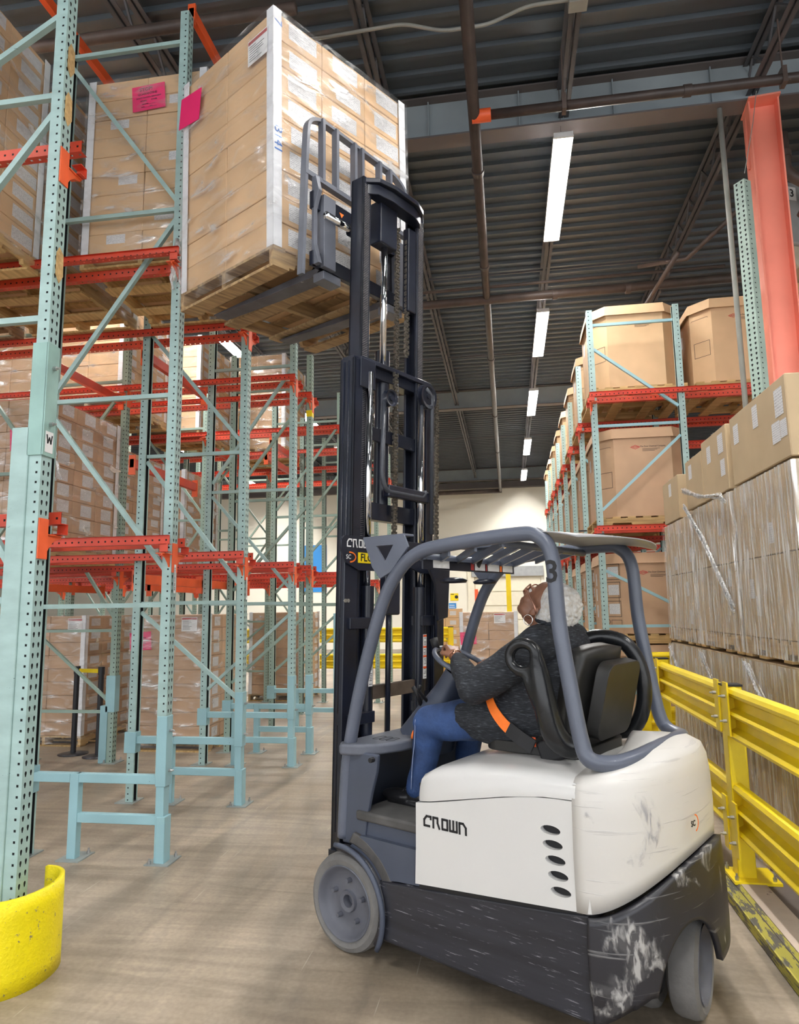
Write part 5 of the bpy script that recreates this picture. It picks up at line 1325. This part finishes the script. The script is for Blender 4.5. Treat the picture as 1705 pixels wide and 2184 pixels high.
# crossbars
mbuild(MB().prism([(-.37, 0), (.30, 0), (.30, -.06), (.2, -.10), (-.37, -.05)], [], frame((0, 0, 3.09), (0, 1, 0), (-1, 0, 0)) @ Matrix.Scale(-1, 4, (0, 0, 1)) @ T(0, .05, 0), .028), 'mast_crossbar', M_BLK, bevel=.004)
mbuild(MB().box((-.02, -.34, 3.0), (.07, .34, 3.09)), 'mast_crosshead', M_BLK, bevel=.005)
def crown(u, v):
    y = .30-.60*u; bend = math.sin(PI*min(1, max(0, (u-.1)/.8))); return (-.06-.07*bend, y, 4.13-.03*bend+.05*v)
cr = MB()
for (a0, a1, zz0, zz1) in ((0, 1, 4.14, 4.155),): 
    out = [(.28, -.03), (.22, -.10), (.10, -.125), (-.12, -.125), (-.22, -.09), (-.28, -.03), (-.28, .06), (.28, .06)]
    cr.prism([(a, b) for a, b in out], [], Matrix(((0, 1, 0, 0), (1, 0, 0, 0), (0, 0, 1, 4.165), (0, 0, 0, 1))), .03)
    cr.prism([(a*.96, b*.8+.0) for a, b in out[:6]]+[(-.28, -.01), (.28, -.01)], [], Matrix(((0, 1, 0, 0), (1, 0, 0, 0), (0, 0, 1, 4.10), (0, 0, 0, 1))), .065)
mbuild(cr, 'mast_crown', M_BLK, bevel=.005)
mbuild(MB().box((-.07, .20, 2.90), (-.02, .33, 3.07)), 'cylinder_head_block', M_BLK, bevel=.006)
mbuild(MB().box((-.03, -.28, 2.62), (0, .28, 2.70)), 'mid_crossbar', M_BLK, bevel=.004)
mbuild(MB().box((-.02, -.28, 2.16), (.05, .28, 2.26)), 'lower_crossbar', M_BLK, bevel=.004)
mbuild(MB().box((-.06, -.33, 1.16), (-.03, .33, 1.235)), 'fixed_crossbar', paint('worn_brown_crossbar', (.10, .075, .06), .5, var=.4, scale=10), bevel=.003)
mbuild(MB().box((-.03, -.41, .30), (.03, .41, .42)), 'base_crossbar', M_BLK)
# free-lift cylinder + chrome ram
mbuild(MB().cyl((.03, .03, 2.26), (.03, .03, 3.2), .045, 20), 'free_lift_cylinder', M_BLK, autosmooth=True)
mbuild(MB().cyl((.0, .06, 3.1), (.0, .06, 3.98), .020, 20), 'chrome_rod', M_CHROME, smooth=True)
mbuild(MB().box((-.04, -.02, 3.85), (.05, .14, 4.12)), 'ram_head', M_BLK, bevel=.01)
mbuild(MB().box((-.05, -.20, 3.5), (.0, -.12, 4.05)), 'hose_guard', M_BLK, bevel=.008)
# pulleys
for (y, z, r_) in ((-.22, 2.955, .078), (.14, 2.86, .05)):
    pu = MB().lathe([(0, .018), (.016, .018), (.018, .010), (r_*.7, .008), (r_*.78, .016), (r_, .018), (r_*.93, 0), (r_, -.018), (0, -.018)], 32, MM @ frame((-.125, y, z), (0, -1, 0), (0, 0, 1)) ).build('pulley', M_BLK, FK, autosmooth=True)
# chains: links
def chain(name, x, y, z0, z1):
    mb = MB(); z = z0; i = 0
    while z < z1:
        wd = .016 if i % 2 else .011
        for s in ((-1, 1) if i % 2 else (-.5, .5)):
            mb.box((x-.008, y+s*wd-.002, z), (x+.008, y+s*wd+.002, z+.026))
        mb.box((x-.004, y-wd, z+.009), (x+.004, y+wd, z+.017)); z += .019; i += 1
    o = mbuild(mb, name, M_CHAIN); return o
chain('lift_chain', -.09, .045, 2.05, 3.03); chain('lift_chain', -.12, -.325, 2.05, 2.98); chain('lift_chain', -.03, -.03, 3.1, 4.0); chain('lift_chain', -.03, -.13, 3.2, 3.95)
mbuild(MB().tube([(-.05, -.015, 2.2), (-.05, -.015, 3.0)], .012, 8), 'hose', M_HOSE, smooth=True)
# hoses hanging in U loops
mbuild(MB().tube(smooth_path([(-.11, .17, 2.86), (-.11, .185, 2.40), (-.11, .15, 2.32), (-.11, -.20, 2.32), (-.11, -.23, 2.36)], .07), .014, 10), 'hose', M_HOSE, smooth=True)
mbuild(MB().tube(smooth_path([(-.13, -.20, 3.0), (-.13, -.265, 2.96), (-.13, -.265, 2.1)], .05), .014, 10), 'hose', M_HOSE, smooth=True)
mbuild(MB().tube(smooth_path([(-.11, -.19, 2.95), (-.11, -.16, 2.45)], .05), .012, 10), 'hose', M_HOSE, smooth=True)
mbuild(MB().box((-.12, -.26, 2.29), (-.07, .13, 2.36)), 'hose_bracket', M_BLK, bevel=.01)
mbuild(MB().tube([(-.10, .10, .90), (-.10, .10, 1.75)], .016, 8), 'hose', M_BLK, smooth=True)
mbuild(MB().box((-.13, .03, 1.62), (-.08, .16, 1.86)), 'valve_block', M_BLK, bevel=.01)
mbuild(MB().prism([(-.20, 1.90), (-.42, 1.90), (-.40, 1.60), (-.30, 1.58), (-.27, 1.80)], [], frame((-.16, 0, 0), (0, 1, 0), (0, 0, 1)), .02), 'right_mast_bracket', M_BLK, bevel=.004)
mbuild(MB().tube([(-.12, -.33, 1.40), (-.12, -.33, 1.84)], .012, 8), 'chain_anchor', M_BLK, smooth=True)
for y in (.445, .425): mbuild(MB().cyl((-.095, y-.02*0, 1.70), (-.085, y, 1.70), .011, 6), 'plate_bolt', M_ZINC)
# ---- carriage, load backrest, forks ----------------------------------------
XC = .335
def cb_(mb, name, mat=M_BREST, **kw): return mb.build(name, mat, FK, **kw)
fr_ = smooth_path([(XC+.03, .50, 3.60), (XC, .50, 4.36), (XC+.015, .47, 4.60), (XC+.02, .36, 4.66), (XC+.02, -.36, 4.66), (XC+.015, -.47, 4.60), (XC, -.515, 4.36), (XC+.03, -.515, 3.60)], .12)
mb = MB()
for p, q in zip(fr_[:-1], fr_[1:]):
    if (q-p).length > 1e-4: d = (q-p).normalized(); mb.beam(p-d*.003, q+d*.003, .045, .022, upd=(0, -d.z, d.y) if abs(d.y) > .01 or abs(d.z) > .01 else (0, 0, 1))
cb_(mb, 'backrest_frame')
cb_(MB().box((XC-.02, -.51, 4.22), (XC+.02, .51, 4.25)), 'backrest_rail')
for y in (.36, .24, .07, -.0, -.18, -.29): cb_(MB().box((XC-.022, y-.011, 4.24), (XC+.022, y+.011, 4.655)), 'backrest_bar')
for z0, z1 in ((3.66, 3.75), (4.02, 4.13)): cb_(MB().box((XC-.03, -.46, z0), (XC+.005, .46, z1)), 'carriage_bar', M_BLK, bevel=.004)
for s in (1, -1):
    cb_(MB().prism([(-.06, 3.66), (.0, 3.66), (.0, 4.22), (-.035, 4.22), (-.06, 4.12), (-.02, 4.02), (-.02, 3.80)], [], XZ(s*.44+.015) @ T(XC-.01, 0, 0), .03), 'carriage_side_plate', M_BREST, bevel=.003)
    cb_(MB().box((XC-.06, min(s*.30, s*.40), 3.66), (XC-.0, max(s*.30, s*.40), 4.12)), 'carriage_upright', M_BREST, bevel=.004)
    fy = s*.30
    cb_(MB().prism([(XC+.01, 4.10), (XC+.045, 4.10), (XC+.05, 3.74), (XC+.09, 3.705), (XC+1.07, 3.700), (XC+1.07, 3.690), (XC+.5, 3.662), (XC+.06, 3.655), (XC+.01, 3.70)], [], XZ(fy+.055), .11), 'fork', M_STEEL, bevel=.004)
    cb_(MB().box((XC-.03, fy-.075, 3.60), (XC+.06, fy+.075, 3.655)), 'fork_hook', M_BREST, bevel=.006)
cb_(MB().cyl((XC-.07, .40, 3.98), (XC-.07, .02, 3.98), .022, 16), 'side_shift_rod', M_CHROME, smooth=True)
cb_(MB().cyl((XC-.07, .18, 3.98), (XC-.07, .02, 3.98), .04, 16), 'side_shift_cylinder', M_BLK, autosmooth=True)
pp_ = MB().box((XC-.032, .33, 4.06), (XC-.031, .37, 4.11)).build('warning_decal', M_PAPER, FK)
tr_ = MB().prism([(.20, 4.085), (.24, 4.085), (.22, 4.055)], [], frame((XC-.033, 0, 0), (0, 1, 0), (0, 0, 1)), .001).build('warning_decal', M_ORNG, FK)

# ---- seat -------------------------------------------------------------------
SEAT = FK
cu = MB().prism(rrect(-1.14, -.24, -.62, .24, .08), [], T(0, 0, .99), .05); cu.build('seat_base', M_VINYL, FK, bevel=.015, seg=3)
MB().prism(rrect(-1.12, -.23, -.64, .23, .09), [], T(0, 0, 1.02), .06).build('seat_cushion', M_VINYL, FK, bevel=.025, seg=3)
def back(u, v):
    # backrest shell, reclined; u across, v up
    y = (2*u-1)*.245; z = 1.04+.42*v; cx = -1.10-.10*v; r_ = abs(2*u-1)
    return (cx+.055*r_**2, y*(1-.12*max(0, v-.7)/.3), z-.035*max(0, r_-.6)*(v > .8))
MB().grid(back, 18, 14).build('seat_backrest', M_VINYL, FK, smooth=True).modifiers.new('s', 'SOLIDIFY').thickness = .09
MB().prism(rrect(-.19, 1.07, .19, 1.41, .06), [], frame((-1.175, 0, 1.24), (0, -1, 0), (-.24, 0, 1)) @ T(0, -1.24, -.02), .06).build('back_shell', M_VINYL, FK, bevel=.025, seg=3)
def ring_tube(s, name):
    Y_ = .385
    path_ = [Vector((-.942+math.cos(R(a))*.070, s*Y_, 1.432+math.sin(R(a))*.062)) for a in range(0, 360, 18)]
    mb = MB(); mb.tube(path_, .025, 14, closed=True)
    rr = [.026, .030, .035, .040, .043, .046, .048, .050, .052, .053, .054, .055, .056, .056, .055, .053, .051, .05, .05, .05, .05]
    mb.tube(spline([(-1.000, s*Y_, 1.455), (-1.018, s*Y_, 1.36), (-1.035, s*.38, 1.24), (-1.055, s*.36, 1.13), (-1.09, s*.33, 1.07), (-1.13, s*.29, 1.06)], 4), rr[:21], 14)
    mb.tube(spline([(-.945, s*Y_, 1.372), (-.985, s*Y_, 1.30), (-1.03, s*.38, 1.20)], 4), [.022, .026, .03, .033, .035, .036, .036, .036, .036], 12)
    return mb
for s in (1, -1):
    if s > 0: remeshed(ring_tube(s, 'a'), 'hip_restraint', M_PLAST, FK, .009, 8)
    else:
        mb = MB(); mb.tube(spline([(-1.02, -.30, 1.03), (-1.15, -.31, 1.06), (-1.21, -.31, 1.20), (-1.20, -.30, 1.36), (-1.14, -.27, 1.47), (-1.04, -.22, 1.50), (-.97, -.18, 1.48)], 5), .038, 14)
        mb.tube(spline([(-1.06, -.28, 1.08), (-1.12, -.28, 1.22), (-1.12, -.28, 1.34), (-1.05, -.24, 1.40)], 5), .03, 12)
        remeshed(mb, 'hip_restraint', M_PLAST, FK, .009, 8)
# belt buckle end and stalk
MB().box((-.06, -.02, -.05), (.06, .02, .05)).xform(T(-1.0, .27, 1.03) @ Matrix.Rotation(R(20), 4, 'Y')).build('belt_anchor', M_BLACK, FK, bevel=.015, seg=3)
MB().box((-.012, -.002, -.02), (.006, .003, .02)).xform(T(-.925, .295, 1.06)).build('release_button', M_REDB, FK)
MB().cyl((-.17, .505, .93), (-.17, .53, .93), .012, 10).build('tray_bolt', M_BLACK, FK)
# ================================================================== driver
P_ = thing('person', 'person in dark heathered tunic and blue jeans driving the forklift, looking up', 'person', O_, R(150))
M_SKIN = paint('brown_skin', (.27, .125, .075), .40, var=.10, scale=14)
M_SWEAT = None
def sweater():
    mt, nt, b = newmat('dark_heathered_knit')
    tc = N(nt, 'ShaderNodeTexCoord'); mp = N(nt, 'ShaderNodeMapping'); mp.inputs['Scale'].default_value = (16, 16, 130); mp.inputs['Rotation'].default_value = (0, .45, 0)
    nt.links.new(tc.outputs['Object'], mp.inputs[0]); nz = N(nt, 'ShaderNodeTexNoise'); nz.inputs['Scale'].default_value = 2.2; nz.inputs['Detail'].default_value = 5
    nt.links.new(mp.outputs[0], nz.inputs['Vector']); rp = ramp(nt, [(.35, (.009, .010, .013)), (.58, (.022, .025, .032)), (.72, (.10, .11, .13))]); nt.links.new(nz.outputs[0], rp.inputs[0])
    nt.links.new(rp.outputs[0], b.inputs['Base Color']); b.inputs['Roughness'].default_value = .85
    n2 = N(nt, 'ShaderNodeTexNoise'); n2.inputs['Scale'].default_value = 9; nt.links.new(tc.outputs['Object'], n2.inputs['Vector'])
    bp = N(nt, 'ShaderNodeBump'); bp.inputs['Strength'].default_value = .5; bp.inputs['Distance'].default_value = .03; nt.links.new(n2.outputs[0], bp.inputs['Height']); nt.links.new(bp.outputs[0], b.inputs['Normal'])
    return mt
M_SWEAT = sweater()
M_JEAN = paint('blue_denim', (.024, .058, .165), .75, var=.5, scale=7, bump=.3)
M_SHOE = paint('black_leather_shoe', (.012, .012, .014), .35, var=.2)
M_HAIR = paint('curly_pale_blond_hair', (1.0, .93, .82), .7, var=.25, scale=60, bump=.7)
M_GLASS = paint('rose_gold_frame', (.55, .28, .20), .25, metal=.7, var=.02)
M_EYE = paint('eye_white', (.8, .78, .75), .2, var=0)
M_GOLD = paint('rose_gold', (.75, .40, .28), .2, metal=1, var=.05)
M_SILV = paint('silver_hoop', (.8, .75, .72), .2, metal=1, var=.05)
def sph(mb, c, r_, n=12, m_=8, mat=None):
    c = Vector(c); rx, ry, rz = (r_, r_, r_) if not isinstance(r_, (tuple, list)) else r_
    M = T(*c) @ (mat if mat is not None else Matrix.Identity(4))
    vs = []; fs = []
    vs.append(M @ Vector((0, 0, -rz)))
    for i in range(1, m_):
        ph = -PI/2+PI*i/m_
        for j in range(n): th = 2*PI*j/n; vs.append(M @ Vector((rx*math.cos(ph)*math.cos(th), ry*math.cos(ph)*math.sin(th), rz*math.sin(ph))))
    vs.append(M @ Vector((0, 0, rz)))
    for j in range(n): fs.append((0, 1+(j+1) % n, 1+j))
    for i in range(m_-2):
        for j in range(n): a = 1+i*n+j; b = 1+i*n+(j+1) % n; fs.append((a, b, b+n, a+n))
    top = len(vs)-1; o = 1+(m_-2)*n
    for j in range(n): fs.append((o+j, o+(j+1) % n, top))
    mb.add(vs, fs); return mb
def limb(mb, pts, rs, n=14):
    pts = [Vector(p) for p in pts]
    mb.tube(pts, rs, n)
    sph(mb, pts[0], rs[0], n); sph(mb, pts[-1], rs[-1], n); return mb
def loft(mb, secs, n=28):
    """secs: (cx, cy, cz, half depth x, half width y[, tilt about y])"""
    vs = []; fs = []
    for s_ in secs:
        cx, cy, cz, hx, hy = s_[:5]; t = s_[5] if len(s_) > 5 else 0
        for j in range(n):
            a = 2*PI*j/n; ca, sa = math.cos(a), math.sin(a); e = .85
            x = math.copysign(abs(ca)**e, ca)*hx; y = math.copysign(abs(sa)**e, sa)*hy
            vs.append((cx+x*math.cos(t), cy+y, cz-x*math.sin(t)))
    k_ = len(secs)
    for i in range(k_-1):
        for j in range(n): j2 = (j+1) % n; fs.append((i*n+j, i*n+j2, (i+1)*n+j2, (i+1)*n+j))
    fs.append(tuple(range(n))[::-1]); fs.append(tuple((k_-1)*n+j for j in range(n)))
    mb.add(vs, fs); return mb
# joints
SHL, ELL, WRL = (-.915, .19, 1.475), (-.635, .325, 1.275), (-.450, .190, 1.410)
SHR, ELR, WRR = (-.90, -.19, 1.475), (-.66, -.30, 1.25), (-.50, -.16, 1.33)
HIPL, KNL, ANL = (-.90, .11, 1.13), (-.30, .215, 1.075), (-.225, .235, .735)
HIPR, KNR, ANR = (-.90, -.11, 1.13), (-.31, -.16, 1.07), (-.24, -.18, .74)
torso = [(-.90, 0, 1.04, .20, .20), (-.88, 0, 1.14, .215, .215), (-.87, 0, 1.26, .20, .205), (-.885, 0, 1.38, .175, .20), (-.905, 0, 1.48, .14, .19), (-.915, 0, 1.545, .095, .13), (-.915, 0, 1.58, .065, .07)]
# ---- head: built level, then tipped back ---------------------------------
HC = Vector((-.872, .035, 1.662)); tip = R(47); yw = R(4)
HM = T(*HC) @ Matrix.Rotation(yw, 4, 'Z') @ Matrix.Rotation(-tip, 4, 'Y') @ Matrix.Scale(1.07, 4)      # local x = face forward
body = MB(); hb = MB()
sph(hb, (-.012, 0, .03), (.094, .076, .090), 20, 14)
sph(hb, (.022, 0, -.018), (.073, .063, .092), 20, 14)
sph(hb, (.036, 0, -.064), (.054, .048, .046), 18, 12)
sph(hb, (.054, 0, -.094), (.031, .030, .022), 14, 10)           # chin
for s in (1, -1):
    sph(hb, (.052, s*.034, -.030), (.034, .028, .032), 12, 8)   # cheek
    sph(hb, (.074, s*.028, .024), (.016, .026, .009), 10, 6)    # brow
    sph(hb, (-.010, s*.074, -.036), (.015, .013, .027), 12, 8, Matrix.Rotation(-.25, 4, 'Y'))   # ear
    sph(hb, (-.015, s*.084, -.030), (.018, .006, .024), 12, 8)
    sph(hb, (-.006, s*.074, -.056), (.008, .006, .010), 8, 6)   # lobe
    sph(hb, (.090, s*.011, -.032), (.010, .009, .008), 8, 6)    # nostril wing
    sph(hb, (.022, s*.050, -.066), (.040, .016, .030), 12, 8)   # jaw side
limb(hb, [(.084, 0, .016), (.093, 0, -.008), (.102, 0, -.027)], [.008, .010, .012], 10)   # nose
sph(hb, (.087, 0, -.054), (.011, .023, .0075), 12, 8)           # upper lip
sph(hb, (.084, 0, -.066), (.011, .021, .0075), 12, 8)           # lower lip
hb.xform(HM); body.add(hb.v, hb.f)
nk = HM @ Vector((-.045, 0, -.07))
limb(body, [(-.915, 0, 1.50), (-.912, .01, 1.56), nk, HM @ Vector((-.03, 0, -.02))], [.078, .066, .062, .058], 18)
limb(body, [(-.895, .02, 1.54), HM @ Vector((.018, 0, -.078))], [.058, .046], 14)
loft(body, [(a, b, c, hx*.82, hy*.85) for a, b, c, hx, hy in torso])
for a, b, c in ((SHL, ELL, WRL), (SHR, ELR, WRR)): limb(body, [a, b], [.055, .042]); limb(body, [b, c], [.042, .028])
for a, b, c in ((HIPL, KNL, ANL), (HIPR, KNR, ANR)): limb(body, [a, b], [.085, .058]); limb(body, [b, c], [.055, .035]); limb(body, [c, (c[0]+.02, c[1], c[2]-.04), (c[0]+.13, c[1]+.01, c[2]-.07)], [.035, .035, .025])
# hands: palm block + curled fingers round the knob
def hand(mb, wr, palm, nrm, side, curl=1.0):
    wr = Vector(wr); palm = Vector(palm); d = (palm-wr).normalized(); nr = Vector(nrm).normalized(); nr = (nr-d*nr.dot(d)).normalized(); lat = d.cross(nr)*side   # lat: towards the thumb
    P = lambda a, b, c: wr+d*a+lat*b+nr*c         # nr: out of the palm (grip side)
    limb(mb, [P(-.03, 0, 0), P(.02, 0, 0)], [.029, .028])
    for b_ in (-.026, -.009, .009, .026): limb(mb, [P(.015, b_*.7, 0), P(.085, b_*1.15, -.002)], [.0145, .0115], 10)
    fl = [.036, .042, .040, .032]
    for i, b_ in enumerate((.032, .011, -.011, -.031)):
        L_ = fl[i]; s_ = .0092-.0005*abs(i-1)
        k0 = P(.086, b_, -.002); k1 = P(.086+L_*.75, b_*1.05, .018*curl); k2 = P(.086+L_*.72, b_*1.05, .018+L_*.80*curl); k3 = P(.086+L_*.20, b_, .020+L_*1.05*curl)
        limb(mb, [k0, k1, k2, k3], [s_+.0015, s_, s_-.0008, s_-.002], 10)
    limb(mb, [P(.02, .026, .006), P(.052, .050, .020), P(.078, .048, .036), P(.095, .034, .044)], [.015, .0125, .0105, .0085], 10)
hl_ = MB(); hand(hl_, WRL, (-.350, .10, 1.478), (.35, -.05, -.9), 1)
body.add(hl_.v, hl_.f)
hr_ = MB(); hand(hr_, WRR, (-.42, -.10, 1.36), (.45, .0, -.9), -1); body.add(hr_.v, hr_.f)
bo = remeshed(body, 'body', M_SKIN, P_, .0042, 3)
# ---- eyes, glasses, hair -------------------------------------------------
for s in (1, -1):
    e = MB(); sph(e, (.075, s*.030, .008), .0135, 14, 10); e.xform(HM).build('eye', M_EYE, P_, smooth=True)
    i_ = MB(); sph(i_, (.0845, s*.031, .010), .006, 10, 8); i_.xform(HM).build('iris', M_BLACK, P_, smooth=True)
g = MB()
for s in (1, -1):
    cx, cz = s*.035, .004
    pts_ = [Vector((.100-.10*abs(x-cx)*0-.25*abs(cx+x_)*0, cx+x_, cz+z_)) for x_, z_, x in [(.029*math.cos(2*PI*i/20)*(1.0), .023*math.sin(2*PI*i/20), 0) for i in range(20)]]
    for p in pts_: p.x = .102-.22*max(0, abs(p.y)-.02)
    g.tube(pts_, .0034, 6, closed=True)
    g.tube([(.094, s*.062, .010), (.06, s*.078, .004), (.0, s*.089, -.010), (-.030, s*.090, -.030)], .0045, 6)
g.tube([(.102, -.009, .008), (.105, 0, .010), (.102, .009, .008)], .0022, 6)
g.xform(HM).build('glasses', M_GLASS, P_, smooth=True)
hr = MB(); rnd = random.Random(5)
sph(hr, (-.046, 0, .052), (.100, .090, .092), 30, 20); sph(hr, (-.066, 0, .0), (.082, .082, .090), 26, 16); sph(hr, (-.066, 0, -.045), (.050, .062, .05), 20, 12)
for i in range(420):
    v = Vector((rnd.gauss(0, 1), rnd.gauss(0, 1), rnd.gauss(0, 1))).normalized()
    if v.x > .42 or (v.z < -.55): continue
    if v.x > -.12 and v.z < .12: continue
    c = Vector((-.052, 0, .036))+Vector((v.x*.104, v.y*.091, v.z*.104)); sph(hr, c, rnd.uniform(.008, .014), 7, 5)
hr.xform(HM)
ho = remeshed(hr, 'hair', M_HAIR, P_, .0042, 1)
ep = HM @ Vector((-.005, .080, -.062))
MB().tube([ep+Vector((.024*math.sin(2*PI*i/24), .006, -.024+.024*math.cos(2*PI*i/24))) for i in range(24)], .0028, 6, closed=True).build('hoop_earring', M_SILV, P_, smooth=True)
# ---- sweater ----------------------------------------------------------------
sw_ = MB()
loft(sw_, [(-.86, .0, 1.02, .235, .215), (-.85, 0, 1.10, .25, .24), (-.845, 0, 1.18, .245, .245), (-.85, 0, 1.27, .225, .235), (-.87, 0, 1.37, .20, .22), (-.895, 0, 1.46, .17, .205), (-.91, 0, 1.53, .125, .165), (-.915, 0, 1.575, .085, .10)])
limb(sw_, [SHL, (-.79, .27, 1.375), ELL], [.098, .090, .074], 18); limb(sw_, [ELL, (-.545, .262, 1.340), (-.487, .216, 1.384)], [.074, .062, .050], 16)
limb(sw_, [SHR, ELR], [.095, .072], 18); limb(sw_, [ELR, (-.53, -.19, 1.315)], [.07, .05], 16)
for s, kn in ((1, KNL), (-1, KNR)):       # tunic skirts over the thighs
    limb(sw_, [(-.85, s*.13, 1.13), (-.64, s*.165, 1.115), (-.52, s*.19, 1.115)], [.135, .118, .092], 18)
sph(sw_, (-.70, .0, 1.13), (.12, .20, .085), 16, 10)
sph(sw_, (-.69, .0, 1.20), (.09, .17, .10), 16, 10); sph(sw_, (-.72, .10, 1.34), (.08, .08, .08), 14, 10); sph(sw_, (-.72, -.10, 1.34), (.08, .08, .08), 14, 10)
swo = remeshed(sw_, 'tunic', M_SWEAT, P_, .009, 5)
def crease(o, fn):
    cs = [v.co.copy() for v in o.data.vertices]; ns = [v.normal.copy() for v in o.data.vertices]
    out = []
    for c, n_ in zip(cs, ns): out += list(c+n_*fn(c))
    o.data.vertices.foreach_set('co', out); o.data.update()
crease(swo, lambda c: mnoise.noise(c*9)*.008+mnoise.noise(Vector((c.x*6, c.y*6, c.z*28)))*.0045)
MB().tube([(-.915+.088*math.cos(2*PI*i/28), .10*math.sin(2*PI*i/28)+.005, 1.575+.020*math.cos(2*PI*i/28)) for i in range(28)], .014, 8, closed=True).build('collar', M_SWEAT, P_, smooth=True)
# ---- jeans -----------------------------------------------------------------
jn = MB()
for h_, k2, a2 in ((HIPL, KNL, ANL), (HIPR, KNR, ANR)):
    limb(jn, [h_, ((h_[0]+k2[0])/2, (h_[1]+k2[1])/2, 1.12), k2], [.125, .108, .088], 20)
    limb(jn, [k2, ((k2[0]+a2[0])/2-.005, k2[1], .90), (a2[0], a2[1], a2[2]+.02)], [.084, .068, .058], 18)
sph(jn, (-.92, 0, 1.12), (.17, .21, .13), 18, 12)
jo = remeshed(jn, 'jeans', M_JEAN, P_, .008, 5)
crease(jo, lambda c: mnoise.noise(c*12)*.005+mnoise.noise(Vector((c.x*8, c.y*8, c.z*20)))*.003)
st_ = MB().tube(spline([(-.265, .292, 1.10), (-.262, .296, 1.0), (-.245, .297, .88), (-.235, .296, .76)], 4), .0016, 5); st_.build('seam_stitching', paint('denim_stitching', (.35, .42, .6), .7), P_, smooth=True)
# ---- shoes -------------------------------------------------------------------
for a2, s in ((ANL, 1), (ANR, -1)):
    sh_ = MB(); x, y, z = a2
    sph(sh_, (x+.11, y+.012, .705), (.105, .046, .035), 16, 10); sph(sh_, (x+.02, y, .715), (.075, .042, .05), 16, 10); sph(sh_, (x-.03, y, .712), (.05, .038, .042), 14, 8)
    sh_.box((x-.07, y-.036, .670), (x+.16, y+.044, .69))
    so = remeshed(sh_, 'shoe', M_SHOE, P_, .006, 4)
    for i in range(4): MB().tube([(x+.05+.018*i, y-.024, .741-.006*i), (x+.052+.018*i, y+.004, .755-.007*i), (x+.05+.018*i, y+.032, .741-.006*i)], .003, 6).build('lace', M_BLACK, so, smooth=True)
# ---- lap belt ---------------------------------------------------------------
bp_ = [Vector(p) for p in spline([(-.60, .12, 1.30), (-.655, .225, 1.26), (-.705, .268, 1.19), (-.765, .285, 1.13), (-.82, .295, 1.095)], 5)]
def band(pts, wd, th, nrm):
    mb = MB(); vs = []
    for i, p in enumerate(pts):
        t = (pts[min(i+1, len(pts)-1)]-pts[max(i-1, 0)]).normalized(); n_ = Vector(nrm[0]).lerp(Vector(nrm[1]), i/(len(pts)-1)); n_ = (n_-t*n_.dot(t)).normalized(); w_ = t.cross(n_)
        for a, b in ((-1, 0), (1, 0), (1, 1), (-1, 1)): vs.append(p+w_*a*wd/2+n_*b*th)
    fs = []
    for i in range(len(pts)-1):
        for j in range(4): j2 = (j+1) % 4; fs.append((i*4+j, i*4+j2, i*4+4+j2, i*4+4+j))
    mb.add(vs, fs); return mb
lb = band(bp_, .050, .005, ((.6, .8, .2), (.05, 1, .15))).build('orange_seat_belt', M_ORNG, FK, smooth=False)
sl = [Vector(p) for p in spline([(-.80, .288, 1.105), (-.86, .30, 1.075), (-.93, .30, 1.04)], 4)]
band(sl, .062, .010, ((.1, 1, .2), (.0, 1, .1))).build('belt_sleeve', M_BLACK, FK)
# bracelet / watch
wv = Vector(WRL); dv = (Vector((-.350, .10, 1.478))-wv).normalized(); a_ = dv.cross(Vector((0, 0, 1))).normalized(); b_ = dv.cross(a_)
wc = wv+dv*.004
br = MB().tube([wc+(a_*math.cos(2*PI*i/20)+b_*math.sin(2*PI*i/20))*.0315 for i in range(20)], .003, 6, closed=True); br.build('bracelet', M_GOLD, P_, smooth=True)
c0 = wc-b_*0+Vector((-.0, .024, .018)); wt = MB(); sph(wt, wc+(Vector((-.3, .8, .5)).normalized())*.033, (.011, .008, .011), 12, 8); wt.build('watch_dial', M_GOLD, P_, smooth=True)
